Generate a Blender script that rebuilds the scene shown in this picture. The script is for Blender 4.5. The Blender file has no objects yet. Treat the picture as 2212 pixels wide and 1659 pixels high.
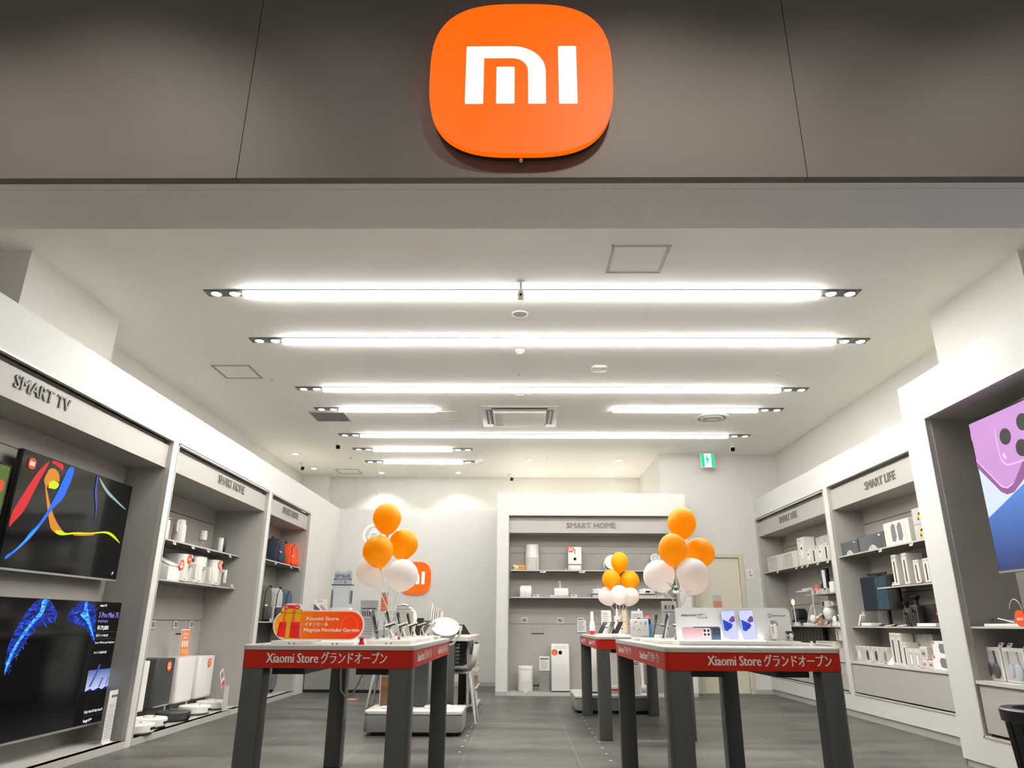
import bpy, bmesh, math, random
from mathutils import Matrix, Vector
random.seed(7)
SC = bpy.context.scene
COL = SC.collection
R = math.radians

# ------------------------------------------------------------------ camera
F, PITCH, YAW, ROLL, CAMZ = 1522.236, 0.328329539, -0.0129048458, 0.00585968688, 1.0
cp, sp, cy, sy, cr, sr = math.cos(PITCH), math.sin(PITCH), math.cos(YAW), math.sin(YAW), math.cos(ROLL), math.sin(ROLL)
fw = Vector((sy*cp, cy*cp, sp)); ri0 = Vector((cy, -sy, 0)); up0 = ri0.cross(fw)
ri = cr*ri0 + sr*up0; up = -sr*ri0 + cr*up0
cam_d = bpy.data.cameras.new('camera')
cam_d.sensor_fit = 'HORIZONTAL'; cam_d.sensor_width = 36.0; cam_d.lens = 36.0*F/2212.0
cam_d.clip_start = 0.05; cam_d.clip_end = 200
cam = bpy.data.objects.new('camera', cam_d); COL.objects.link(cam)
mw = Matrix((( ri.x, up.x, -fw.x, 0), (ri.y, up.y, -fw.y, 0), (ri.z, up.z, -fw.z, CAMZ), (0, 0, 0, 1)))
cam.matrix_world = mw
SC.camera = cam

# ------------------------------------------------------------------ world, mall light, exposure
LED = 27.0            # radiance of the ceiling tubes
SPOT = 18.0          # watts of each small ceiling spot
w = bpy.data.worlds.new('mall_ambient'); SC.world = w; w.use_nodes = True
bg = w.node_tree.nodes['Background']; bg.inputs[0].default_value = (0.98, 0.93, 0.87, 1); bg.inputs[1].default_value = 0.17
SC.view_settings.view_transform = 'Standard'; SC.view_settings.look = 'None'
SC.view_settings.exposure = 0.70; SC.view_settings.gamma = 1.0; SC.view_settings.use_curve_mapping = False
SC.cycles.max_bounces = 10; SC.cycles.diffuse_bounces = 6; SC.cycles.glossy_bounces = 4; SC.cycles.transparent_max_bounces = 12
SC.cycles.sample_clamp_indirect = 6.0; SC.cycles.caustics_reflective = False; SC.cycles.caustics_refractive = False

def spot(name, loc, target, power, size, blend, color=(1, .95, .87), radius=.04, parent=None):
    l = bpy.data.lights.new(name, 'SPOT'); l.energy = power; l.spot_size = R(size); l.spot_blend = blend
    l.color = color; l.shadow_soft_size = radius
    o = bpy.data.objects.new(name, l); COL.objects.link(o)
    o.rotation_euler = (Vector(target)-Vector(loc)).to_track_quat('-Z', 'Y').to_euler()
    if parent is not None:
        o.parent = parent; o.location = Vector(loc)-parent.location
    else:
        o.location = loc
    return o
# unseen mall spots: two follow the facade's bright blobs, others added to even it
for x_, p_ in ((-3.4, 60), (-2.2, 110), (-1.0, 40), (0.65, 120), (1.7, 60), (2.9, 75)): spot('unseen_mall_spot', (x_, 1.4, 4.65), (x_, 3.0, 2.25), p_, 84, 1., (1, .92, .82), .10)
for x_ in (-3.0, 0.0, 3.0): spot('unseen_mall_spot', (x_, 0.9, 5.4), (x_, 0.9, 0), 900, 62, .6, (1, .94, .86), .10)  # added spots brighten the unseen mall floor, which bounces light onto the soffit

# ------------------------------------------------------------------ materials
def s2l(c): 
    c /= 255.0
    return c/12.92 if c <= .04045 else ((c+.055)/1.055)**2.4
def rgb(r, g, b): return (s2l(r), s2l(g), s2l(b))
MATS = {}
def mat(name, color, rough=.5, metal=0., var=.04, scale=6., emit=0., alpha=1., trans=0., coat=0., spec=.5, nosample=False, stretch=None, bump=0.):
    m = bpy.data.materials.new(name); m.use_nodes = True; nt = m.node_tree; b = nt.nodes['Principled BSDF']
    tc = nt.nodes.new('ShaderNodeTexCoord'); nz = nt.nodes.new('ShaderNodeTexNoise'); nz.inputs['Scale'].default_value = scale
    nz.inputs['Detail'].default_value = 3
    mp = nt.nodes.new('ShaderNodeMapping')
    if stretch: mp.inputs['Scale'].default_value = stretch
    nt.links.new(tc.outputs['Object'], mp.inputs['Vector']); nt.links.new(mp.outputs['Vector'], nz.inputs['Vector'])
    mx = nt.nodes.new('ShaderNodeMix'); mx.data_type = 'RGBA'
    lo = tuple(max(0, c*(1-var)) for c in color); hi = tuple(min(1, c*(1+var)) for c in color)
    mx.inputs[6].default_value = (*lo, 1); mx.inputs[7].default_value = (*hi, 1)
    nt.links.new(nz.outputs['Fac'], mx.inputs[0]); nt.links.new(mx.outputs[2], b.inputs['Base Color'])
    b.inputs['Roughness'].default_value = rough; b.inputs['Metallic'].default_value = metal
    b.inputs['Specular IOR Level'].default_value = spec
    b.inputs['Coat Weight'].default_value = coat; b.inputs['Coat Roughness'].default_value = .06
    if emit:
        nt.links.new(mx.outputs[2], b.inputs['Emission Color']); b.inputs['Emission Strength'].default_value = emit
    if trans: b.inputs['Transmission Weight'].default_value = trans
    if alpha < 1: b.inputs['Alpha'].default_value = alpha
    if bump:
        bp = nt.nodes.new('ShaderNodeBump'); bp.inputs['Strength'].default_value = bump; bp.inputs['Distance'].default_value = .004
        nt.links.new(nz.outputs['Fac'], bp.inputs['Height']); nt.links.new(bp.outputs['Normal'], b.inputs['Normal'])
    if nosample: m.cycles.emission_sampling = 'NONE'
    MATS[name] = m
    return m
def glow(name, color, strength=1., sample=False, black=True):
    if name.startswith('s_'): strength *= .74
    """a lit screen or lamp face: emission only"""
    m = bpy.data.materials.new(name); m.use_nodes = True; nt = m.node_tree; b = nt.nodes['Principled BSDF']
    b.inputs['Base Color'].default_value = (.01, .01, .01, 1) if black else (.8, .8, .8, 1)
    b.inputs['Roughness'].default_value = .5; b.inputs['Specular IOR Level'].default_value = .15
    tc = nt.nodes.new('ShaderNodeTexCoord'); nz = nt.nodes.new('ShaderNodeTexNoise'); nz.inputs['Scale'].default_value = 5
    nt.links.new(tc.outputs['Object'], nz.inputs['Vector'])
    mx = nt.nodes.new('ShaderNodeMix'); mx.data_type = 'RGBA'
    mx.inputs[6].default_value = (*[c*.96 for c in color], 1); mx.inputs[7].default_value = (*[min(1, c*1.03) for c in color], 1)
    nt.links.new(nz.outputs['Fac'], mx.inputs[0]); nt.links.new(mx.outputs[2], b.inputs['Emission Color'])
    b.inputs['Emission Strength'].default_value = strength
    if not sample: m.cycles.emission_sampling = 'NONE'
    MATS[name] = m
    return m
def glow_ramp(name, c0, c1, axis=0, lo=-.5, hi=.5, strength=1., sample=False, c2=None, lit=False):
    """artwork with a two or three colour gradient along an object axis (printed when lit is False and strength 0)"""
    m = bpy.data.materials.new(name); m.use_nodes = True; nt = m.node_tree; b = nt.nodes['Principled BSDF']
    tc = nt.nodes.new('ShaderNodeTexCoord'); sx = nt.nodes.new('ShaderNodeSeparateXYZ'); nt.links.new(tc.outputs['Object'], sx.inputs[0])
    mr = nt.nodes.new('ShaderNodeMapRange'); mr.inputs[1].default_value = lo; mr.inputs[2].default_value = hi
    nt.links.new(sx.outputs[axis], mr.inputs[0])
    cr_ = nt.nodes.new('ShaderNodeValToRGB'); e = cr_.color_ramp.elements
    e[0].color = (*c0, 1); e[1].color = (*c1, 1)
    if c2: n = e.new(.5); n.color = (*c2, 1)
    nt.links.new(mr.outputs[0], cr_.inputs[0])
    if strength:
        nt.links.new(cr_.outputs[0], b.inputs['Emission Color']); b.inputs['Emission Strength'].default_value = strength
        b.inputs['Base Color'].default_value = (.01, .01, .01, 1)
    else:
        nt.links.new(cr_.outputs[0], b.inputs['Base Color'])
    b.inputs['Roughness'].default_value = .3
    if not sample: m.cycles.emission_sampling = 'NONE'
    MATS[name] = m
    return m

mat('white_wall', (.635, .628, .60), .55, var=.01)
mat('ceiling_paint', (.88, .855, .81), .7, var=.015)
mat('upper_wall', (.68, .668, .63), .6, var=.015)
mat('niche_grey', (.42, .40, .365), .5, var=.03)
mat('header_grey', (.42, .40, .368), .5, var=.02)
mat('rim_metal', (.56, .54, .50), .4, .2, var=.02)
mat('shelf_metal', (.20, .195, .18), .35, .5, var=.03)
mat('skirting', (.42, .41, .385), .5)
mat('soffit_paint', (.80, .785, .75), .55, var=.02)
mat('facade_panel', (.125, .105, .086), .6, var=.03, scale=2)
mat('letter_grey', (.17, .162, .15), .4)
mat('dark_metal', (.052, .055, .051), .38, .1, var=.06)
mat('black', (.012, .012, .012), .4, var=.1)
mat('black_gloss', (.004, .004, .004), .08, var=.1, spec=.38)
mat('led_housing', (.10, .105, .10), .4, .3)
mat('white_plastic', (.80, .785, .75), .35, var=.015)
mat('warm_white_plastic', (.78, .755, .69), .4, var=.02)
mat('light_grey', (.55, .54, .51), .4, var=.02)
mat('mid_grey', (.24, .24, .23), .45, var=.03)
mat('dark_grey', (.09, .09, .088), .45, var=.05)
mat('table_white', (.78, .77, .74), .25, var=.01, coat=.3)
mat('table_edge', (.42, .40, .37), .35, var=.02)
mat('band_red', (.40, .012, .002), .45, var=.03, spec=.3)
mat('band_text', (.62, .58, .56), .5)
mat('leg_grey', (.074, .078, .073), .40, .1, var=.05)
mat('orange', (.90, .115, .015), .4, var=.02)
mat('orange_sticker', (.86, .085, .012), .45, var=.02)
mat('orange_bag', (.90, .085, .008), .7, var=.12, scale=14, bump=.5)
mat('navy_bag', (.022, .030, .058), .75, var=.25, scale=14, bump=.5)
mat('olive_bag', (.085, .082, .062), .8, var=.2, scale=14, bump=.5)
mat('grey_bag', (.44, .435, .42), .75, var=.12, scale=14, bump=.5)
mat('blue_bag', (.075, .105, .17), .8, var=.2, scale=14, bump=.5)
mat('suitcase_grey', (.12, .13, .14), .4, var=.05)
mat('suitcase_light', (.42, .45, .50), .4, var=.04)
mat('red_plastic', (.52, .012, .03), .4)
mat('red_gift', (.83, .01, .01), .4)
mat('gold_gift', (.80, .42, .005), .4)
mat('gift_ribbon', (.85, .15, .005), .4)
mat('white_print', (.82, .80, .78), .5, var=.01)
mat('launch_board', (.74, .745, .73), .35)
mat('grey_print', (.42, .41, .42), .5)
mat('spec_board', (.52, .52, .54), .35)
mat('ink', (.03, .03, .03), .6)
mat('ink_soft', (.18, .18, .18), .6)
mat('paper', (.80, .78, .75), .6, var=.01)
mat('carton', (.66, .63, .58), .5, var=.03)
mat('carton_grey', (.50, .48, .45), .5, var=.03)
mat('brown_card', (.40, .22, .11), .7, var=.1)
mat('pink_phone', (.58, .33, .36), .35)
mat('navy_phone', (.05, .08, .14), .3)
mat('blue_phone', (.05, .28, .70), .25)
mat('silver', (.62, .62, .62), .22, .9, var=.03)
mat('chrome', (.72, .72, .72), .08, 1., var=.02)
mat('copper', (.42, .20, .10), .3, .6, var=.2, scale=40)
mat('cable_white', (.70, .69, .67), .5)
mat('cable_black', (.02, .02, .02), .5)
mat('grass_blade', (.08, .20, .02), .6)
mat('ginger_fur', (.60, .28, .08), .9, var=.25, scale=30, bump=.6)
mat('cream_fur', (.80, .68, .50), .9, var=.1, scale=30)
mat('door_paint', (.70, .66, .56), .45, var=.01)
mat('door_frame', (.62, .575, .47), .45, var=.02)
mat('poster_brown', (.16, .085, .045), .5, var=.5, scale=9)
mat('orange_poster', (.78, .21, .06), .5, var=.03)
mat('peach_poster', (.88, .46, .27), .5, var=.03)
mat('brochure', (.52, .42, .40), .5)
mat('yellow', (.85, .50, .01), .35)
mat('floor_stud', (.75, .74, .72), .35)
mat('red_floor_sticker', (.75, .22, .10), .5)
mat('smoke_glass', (.10, .11, .115), .1, var=.05, spec=.6)
mat('wood_dark', (.075, .058, .045), .5, var=.3, stretch=(1, 9, 1))
mat('bin_body', (.075, .070, .040), .22, var=.25, stretch=(8, 8, 1), coat=.6)
mat('green_sign', (.0, .42, .20), .4)
mat('grille_white', (.62, .60, .56), .45)
mat('tower_grey', (.05, .052, .05), .5)
mat('peach_light', (.9, .72, .6), .5)
m = mat('acrylic', (.90, .93, .95), .05, var=.01, trans=.5, alpha=.16)
m = mat('tank_glass', (.82, .88, .90), .08, var=.02, trans=.3, alpha=.75)
def balloon_mat(name, c, tcol):
    m = bpy.data.materials.new(name); m.use_nodes = True; nt = m.node_tree
    b = nt.nodes['Principled BSDF']; b.inputs['Base Color'].default_value = (*c, 1); b.inputs['Roughness'].default_value = .42
    b.inputs['Specular IOR Level'].default_value = .35
    tc = nt.nodes.new('ShaderNodeTexCoord'); nz = nt.nodes.new('ShaderNodeTexNoise'); nz.inputs['Scale'].default_value = 4
    nt.links.new(tc.outputs['Object'], nz.inputs['Vector'])
    mx = nt.nodes.new('ShaderNodeMix'); mx.data_type = 'RGBA'
    mx.inputs[6].default_value = (*[x*.95 for x in c], 1); mx.inputs[7].default_value = (*[min(1, x*1.04) for x in c], 1)
    nt.links.new(nz.outputs['Fac'], mx.inputs[0]); nt.links.new(mx.outputs[2], b.inputs['Base Color'])
    tr = nt.nodes.new('ShaderNodeBsdfTranslucent'); tr.inputs[0].default_value = (*tcol, 1)
    ms = nt.nodes.new('ShaderNodeMixShader'); ms.inputs[0].default_value = .5
    out = nt.nodes['Material Output']
    nt.links.new(b.outputs[0], ms.inputs[1]); nt.links.new(tr.outputs[0], ms.inputs[2]); nt.links.new(ms.outputs[0], out.inputs[0])
    MATS[name] = m
balloon_mat('balloon_orange', (1., .47, .0), (1., .56, .0))
balloon_mat('balloon_white', (.95, .91, .89), (1., .97, .95))
for nm_, k_ in (('led_tube_front', 2.1), ('led_tube_mid', 1.4), ('led_tube_back', .66)): glow(nm_, (1., .975, .932), LED*k_, sample=True, black=False)
glow('led_side', (1., .975, .932), 13., sample=True, black=False)
glow('lamp_face', (1., .96, .88), 6., black=False)
def filament(name, cols, scale, stretch):
    m = bpy.data.materials.new(name); m.use_nodes = True; nt = m.node_tree; b = nt.nodes['Principled BSDF']
    tc = nt.nodes.new('ShaderNodeTexCoord'); mp = nt.nodes.new('ShaderNodeMapping'); mp.inputs['Scale'].default_value = stretch; mp.inputs['Rotation'].default_value = (0, R(-52), 0)
    nz = nt.nodes.new('ShaderNodeTexNoise'); nz.inputs['Scale'].default_value = scale; nz.inputs['Detail'].default_value = 6; nz.inputs['Distortion'].default_value = 1.2
    rp = nt.nodes.new('ShaderNodeValToRGB'); e = rp.color_ramp.elements; e[0].position = .34; e[0].color = (*cols[0], 1); e[1].position = .72; e[1].color = (*cols[-1], 1)
    for k, c in enumerate(cols[1:-1]): n_ = e.new(.34+.38*(k+1)/(len(cols)-1)); n_.color = (*c, 1)
    nt.links.new(tc.outputs['Object'], mp.inputs[0]); nt.links.new(mp.outputs[0], nz.inputs['Vector']); nt.links.new(nz.outputs['Fac'], rp.inputs[0])
    nt.links.new(rp.outputs[0], b.inputs['Emission Color']); b.inputs['Emission Strength'].default_value = .74
    b.inputs['Base Color'].default_value = (.005, .005, .005, 1); b.inputs['Specular IOR Level'].default_value = .15; m.cycles.emission_sampling = 'NONE'; MATS[name] = m
filament('s_deepblue', [(.0, .0, .01), (.004, .012, .16), (.006, .03, .50), (.02, .16, .75)], 14, (1, 1, 3.5))
filament('s_core', [(.004, .05, .60), (.02, .30, .85), (.10, .55, .92), (.5, .8, 1.)], 16, (1, 1, 4))
glow('sign_orange', (1., .118, .0), 0.78, sample=True)
glow('sign_white', (.80, .93, 1.), 0.9, sample=False)
glow('neon_white', (1., 1., 1.), 1.3)
glow('exit_green', (.0, .50, .26), 1.0)
glow('exit_white', (.80, 1., .95), 1.1)
glow('tray_glow', (.92, .98, 1.), 3., sample=True)
glow('s_red', (.62, .008, .018)); glow('s_orange', (.62, .22, .01)); glow('s_lime', (.58, .72, .0)); glow('s_blue', (.005, .13, .80))
glow('s_teal', (.27, .40, .40)); glow('s_violet', (.05, .07, .36)); glow('s_white', (.8, .8, .85)); glow('s_logo', (.62, .06, .01))
glow('s_green', (.06, .12, .008)); glow('s_cyan', (.03, .38, .85)); glow('s_lavtext', (.28, .22, .75))
glow('s_lilac', (.56, .27, .60), 1.0, True); glow('s_lilac_hi', (.80, .52, .82)); glow('s_lilac_lo', (.27, .09, .26)); glow('s_lens', (.022, .02, .018))
glow('s_paleblue', (.62, .70, .80), 1.0, True)
glow('s_screen_lav', (.55, .58, .88)); glow('s_screen_blue', (.02, .06, .55)); glow('s_screen_purple', (.16, .06, .30))
glow('s_dimscreen', (.006, .016, .026)); glow('s_dimscreen_light', (.025, .055, .072)); glow('lamp_peach', (1., .62, .42), 1.1)
glow_ramp('s_rcblue', rgb(22, 38, 100), rgb(52, 120, 205), 2, 0., .6, .74, True)
glow_ramp('s_pic', rgb(205, 215, 245), rgb(70, 100, 165), 2, .27, .43, .6)
glow_ramp('gift_panel', rgb(255, 178, 10), rgb(246, 62, 0), 0, -.28, .16, 0., c2=rgb(248, 108, 0))

# floor: large grey stone-look tiles with pale grout, streaked crosswise
m = bpy.data.materials.new('floor_tile'); m.use_nodes = True; nt = m.node_tree; b = nt.nodes['Principled BSDF']
tc = nt.nodes.new('ShaderNodeTexCoord'); mp = nt.nodes.new('ShaderNodeMapping')
mp.inputs['Rotation'].default_value = (0, 0, R(90)); mp.inputs['Location'].default_value = (-6.72, -.0, 0)
br = nt.nodes.new('ShaderNodeTexBrick'); br.offset = .5; br.squash = 1
sep = nt.nodes.new('ShaderNodeSeparateXYZ'); com = nt.nodes.new('ShaderNodeCombineXYZ')
ax = nt.nodes.new('ShaderNodeMath'); ax.operation = 'ADD'; ax.inputs[1].default_value = 20*.9-6.70
ay = nt.nodes.new('ShaderNodeMath'); ay.operation = 'ADD'; ay.inputs[1].default_value = 20*.9-.455
nt.links.new(tc.outputs['Object'], sep.inputs[0]); nt.links.new(sep.outputs[1], ax.inputs[0]); nt.links.new(sep.outputs[0], ay.inputs[0])
nt.links.new(ax.outputs[0], com.inputs[0]); nt.links.new(ay.outputs[0], com.inputs[1]); nt.links.new(com.outputs[0], br.inputs['Vector'])
nt.nodes.remove(mp)
br.inputs['Scale'].default_value = 1.; br.inputs['Brick Width'].default_value = .9; br.inputs['Row Height'].default_value = .9
br.inputs['Mortar Size'].default_value = .0028; br.inputs['Mortar Smooth'].default_value = .1; br.inputs['Bias'].default_value = 0
br.inputs['Color1'].default_value = (.078, .073, .065, 1); br.inputs['Color2'].default_value = (.100, .094, .083, 1); br.inputs['Mortar'].default_value = (.205, .20, .185, 1)
n1 = nt.nodes.new('ShaderNodeTexNoise'); n1.inputs['Scale'].default_value = 1.; n1.inputs['Detail'].default_value = 5
m1 = nt.nodes.new('ShaderNodeMapping'); m1.inputs['Scale'].default_value = (1.0, 3.0, 1)
nt.links.new(tc.outputs['Object'], m1.inputs[0]); nt.links.new(m1.outputs[0], n1.inputs['Vector'])
rm = nt.nodes.new('ShaderNodeMapRange'); rm.inputs[1].default_value = .3; rm.inputs[2].default_value = .7; rm.inputs[3].default_value = .48; rm.inputs[4].default_value = 1.45
nt.links.new(n1.outputs['Fac'], rm.inputs[0])
ml = nt.nodes.new('ShaderNodeVectorMath'); ml.operation = 'SCALE'
nt.links.new(br.outputs['Color'], ml.inputs[0]); nt.links.new(rm.outputs[0], ml.inputs['Scale']); nt.links.new(ml.outputs[0], b.inputs['Base Color'])
b.inputs['Roughness'].default_value = .42; b.inputs['Specular IOR Level'].default_value = .4
MATS['floor_tile'] = m

# ------------------------------------------------------------------ mesh builder
class M:
    def __init__(self, T=None):
        self.bm = bmesh.new(); self.mats = []; self.T = T or Matrix.Identity(4)
    def _mi(self, m):
        if m not in self.mats: self.mats.append(m)
        return self.mats.index(m)
    def _fin(self, verts, faces, m, T=None):
        i = self._mi(m); t = self.T @ T if T is not None else self.T
        for f in faces: f.material_index = i
        bmesh.ops.transform(self.bm, matrix=t, verts=verts)
    def box(self, x0, x1, y0, y1, z0, z1, m, bev=0., seg=2, T=None):
        bm = self.bm
        v = [bm.verts.new(p) for p in ((x0,y0,z0),(x1,y0,z0),(x1,y1,z0),(x0,y1,z0),(x0,y0,z1),(x1,y0,z1),(x1,y1,z1),(x0,y1,z1))]
        fs = [bm.faces.new([v[i] for i in q]) for q in ((3,2,1,0),(4,5,6,7),(0,1,5,4),(1,2,6,5),(2,3,7,6),(3,0,4,7))]
        i = self._mi(m)
        for f in fs: f.material_index = i
        if bev:
            es = list({e for f in fs for e in f.edges})
            r = bmesh.ops.bevel(bm, geom=es, offset=bev, segments=seg, affect='EDGES', profile=.5)
            v = list({x for f in r['faces'] for x in f.verts} | {x for x in v if x.is_valid})
        bmesh.ops.transform(bm, matrix=(self.T @ T if T is not None else self.T), verts=v)
        return self
    def prism(self, pts, a0, a1, m, axis='z', T=None, bev=0.):
        """extrude a 2D outline along an axis; axis y means outline is (x, z)"""
        bm = self.bm
        f3 = {'z': lambda p, a: (p[0], p[1], a), 'y': lambda p, a: (p[0], a, p[1]), 'x': lambda p, a: (a, p[0], p[1])}[axis]
        lo = [bm.verts.new(f3(p, a0)) for p in pts]; hi = [bm.verts.new(f3(p, a1)) for p in pts]
        n = len(pts); fs = [bm.faces.new(lo), bm.faces.new(list(reversed(hi)))]
        for k in range(n): fs.append(bm.faces.new((lo[k], hi[k], hi[(k+1) % n], lo[(k+1) % n])))
        i = self._mi(m)
        for f in fs: f.material_index = i
        vs = lo+hi
        if bev:
            es = list(set(fs[0].edges) | set(fs[1].edges))
            r = bmesh.ops.bevel(bm, geom=es, offset=bev, segments=2, affect='EDGES', profile=.5)
            vs = list({x for f in r['faces'] for x in f.verts} | {x for x in vs if x.is_valid})
        bmesh.ops.recalc_face_normals(bm, faces=[f for f in {g for v in vs for g in v.link_faces}])
        bmesh.ops.transform(bm, matrix=(self.T @ T if T is not None else self.T), verts=vs)
        return self
    def rbox(self, x0, x1, y0, y1, z0, z1, m, r=.02, seg=4, T=None, bev=0., axis='z'):
        """box with rounded edges along one axis"""
        if axis == 'z': pts = rrect(x0, x1, y0, y1, r, seg); return self.prism(pts, z0, z1, m, 'z', T, bev)
        if axis == 'y': pts = rrect(x0, x1, z0, z1, r, seg); return self.prism(pts, y0, y1, m, 'y', T, bev)
        pts = rrect(y0, y1, z0, z1, r, seg); return self.prism(pts, x0, x1, m, 'x', T, bev)
    def lathe(self, prof, m, seg=24, T=None, c=(0, 0)):
        bm = self.bm; rings = []; vs = []
        for r, z in prof:
            if r < 1e-6: ring = [bm.verts.new((c[0], c[1], z))]
            else: ring = [bm.verts.new((c[0]+r*math.cos(2*math.pi*k/seg), c[1]+r*math.sin(2*math.pi*k/seg), z)) for k in range(seg)]
            rings.append(ring); vs += ring
        fs = []
        for a, b in zip(rings, rings[1:]):
            for k in range(seg):
                k2 = (k+1) % seg
                if len(a) == 1 and len(b) == 1: continue
                if len(a) == 1: fs.append(bm.faces.new((a[0], b[k2], b[k])))
                elif len(b) == 1: fs.append(bm.faces.new((a[k], a[k2], b[0])))
                else: fs.append(bm.faces.new((a[k], a[k2], b[k2], b[k])))
        if len(rings[0]) > 1: fs.append(bm.faces.new(list(reversed(rings[0]))))
        if len(rings[-1]) > 1: fs.append(bm.faces.new(rings[-1]))
        self._fin(vs, fs, m, T); return self
    def cyl(self, cx, cy, z0, z1, r, m, r2=None, seg=24, T=None, bev=0.):
        r2 = r if r2 is None else r2
        if bev: return self.lathe([(r-bev, z0), (r, z0+bev), (r2, z1-bev), (r2-bev, z1)], m, seg, T, (cx, cy))
        return self.lathe([(r, z0), (r2, z1)], m, seg, T, (cx, cy))
    def ball(self, c, rx, ry, rz, m, seg=20, rings=12, T=None):
        t = Matrix.Translation(c) @ Matrix.Diagonal((rx, ry, rz, 1)); t = T @ t if T is not None else t
        return self.lathe([(math.sin(math.pi*k/rings), -math.cos(math.pi*k/rings)) if 0 < k < rings else (0, -1 if k == 0 else 1) for k in range(rings+1)], m, seg, t)
    def tube(self, pts, r, m, seg=8, T=None, closed=False):
        bm = self.bm; P = [Vector(p) for p in pts]; n = len(P); rings = []; vs = []
        rad = r if isinstance(r, (list, tuple)) else [r]*n
        prev = None
        for k in range(n):
            a = P[k-1] if (k > 0 or closed) else P[k]; b_ = P[(k+1) % n] if (k < n-1 or closed) else P[k]
            t = (b_-a).normalized()
            if prev is None:
                prev = t.orthogonal().normalized()
            u = (prev - t*prev.dot(t)).normalized(); prev = u; v = t.cross(u)
            ring = [bm.verts.new(P[k]+rad[k]*(u*math.cos(2*math.pi*j/seg)+v*math.sin(2*math.pi*j/seg))) for j in range(seg)]
            rings.append(ring); vs += ring
        fs = []
        prs = list(zip(rings, rings[1:])) + ([(rings[-1], rings[0])] if closed else [])
        for a, b_ in prs:
            for j in range(seg): fs.append(bm.faces.new((a[j], a[(j+1) % seg], b_[(j+1) % seg], b_[j])))
        if not closed: fs.append(bm.faces.new(list(reversed(rings[0])))); fs.append(bm.faces.new(rings[-1]))
        self._fin(vs, fs, m, T); return self
    def poly(self, pts, y, m, T=None, th=.0012):
        """flat printed or lit shape in the x-z plane, facing -y"""
        return self.prism(pts, y-th, y, m, 'y', T)
    def disc(self, x, y, z, r, m, th=.0015, seg=24, T=None, sx=1.):
        return self.poly([(x+r*sx*math.cos(2*math.pi*k/seg), z+r*math.sin(2*math.pi*k/seg)) for k in range(seg)], y, m, T, th)
    def text(self, s, x, y, z, size, m, width=None, bold=0., ext=.0006, align='LEFT', T=None, res=2, shear=0.):
        """lettering in the x-z plane facing -y, baseline at z"""
        if bold:
            for dx in (-bold, bold): self.text(s, x+dx, y+dx*.02, z, size, m, width, 0., ext, align, T, res, shear)
        cu = bpy.data.curves.new('t', 'FONT'); cu.body = s; cu.size = size; cu.align_x = align; cu.extrude = ext
        cu.resolution_u = res; cu.shear = shear
        ob = bpy.data.objects.new('t', cu); me = bpy.data.meshes.new_from_object(ob)
        xs = [v.co.x for v in me.vertices] or [0, 1]
        k = 1. if width is None else width/max(1e-6, max(xs)-min(xs))
        x_off = -min(xs)*k if align == 'LEFT' else (-(max(xs)+min(xs))/2*k)
        n0 = len(self.bm.verts); nf = len(self.bm.faces)
        self.bm.from_mesh(me); self.bm.verts.ensure_lookup_table(); self.bm.faces.ensure_lookup_table()
        vs = self.bm.verts[n0:]; fs = self.bm.faces[nf:]
        t = Matrix.Translation((x+x_off, y, z)) @ Matrix.Rotation(R(90), 4, 'X') @ Matrix.Diagonal((k, 1, 1, 1))
        self._fin(vs, fs, m, T @ t if T is not None else t)
        bpy.data.objects.remove(ob); bpy.data.curves.remove(cu); bpy.data.meshes.remove(me)
        return self
    def lines(self, x0, x1, z0, z1, n, y, m, h=.35, ragged=True, T=None):
        """n rows of unreadable small print"""
        d = (z1-z0)/n
        for k in range(n):
            e = x1 - ((x1-x0)*random.uniform(0, .35) if ragged else 0)
            zz = z1-d*(k+.5); self.poly([(x0, zz-d*h/2), (e, zz-d*h/2), (e, zz+d*h/2), (x0, zz+d*h/2)], y, m, T, .0006)
        return self
    def build(self, name, parent=None, smooth=35, world=False):
        me = bpy.data.meshes.new(name); self.bm.normal_update(); self.bm.to_mesh(me); self.bm.free()
        for k in self.mats: me.materials.append(MATS[k])
        if smooth:
            me.shade_smooth(); me.set_sharp_from_angle(angle=R(smooth))
        o = bpy.data.objects.new(name, me); COL.objects.link(o)
        if parent is not None:
            o.parent = parent
            if world: o.matrix_parent_inverse = Matrix.LocRotScale(parent.location, parent.rotation_euler, None).inverted()
        return o
def rrect(x0, x1, y0, y1, r, seg=4):
    r = min(r, (x1-x0)/2-1e-4, (y1-y0)/2-1e-4); out = []
    for cx, cy_, a in ((x1-r, y1-r, 0), (x0+r, y1-r, 90), (x0+r, y0+r, 180), (x1-r, y0+r, 270)):
        for k in range(seg+1):
            t = R(a+90*k/seg); out.append((cx+r*math.cos(t), cy_+r*math.sin(t)))
    return out
def thing(name, label, cat, loc, rz=0., group=None):
    o = bpy.data.objects.new(name, None); COL.objects.link(o); o.empty_display_size = .05
    o.location = loc; o.rotation_euler = (0, 0, R(rz)); o['label'] = label; o['category'] = cat
    if group: o['group'] = group
    return o
def tag(o, label, cat, group=None, loc=None, rz=0.):
    o['label'] = label; o['category'] = cat
    if group: o['group'] = group
    if loc is not None: o.location = loc; o.rotation_euler = (0, 0, R(rz))
    return o
def dup(root, loc, rz=0., label=None, group=None):
    def cp_(o, par):
        c = o.copy(); COL.objects.link(c); c.parent = par
        for ch in list(o.children): cp_(ch, c)
        return c
    r = cp_(root, None); r.location = loc; r.rotation_euler = (0, 0, R(rz))
    if label: r['label'] = label
    if group: r['group'] = group
    return r
def struct(name, b, **k):
    o = b.build(name, **k); o['kind'] = 'structure'; return o
LW, RW = 90., -90.      # facing directions of things on the left and right wall

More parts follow.
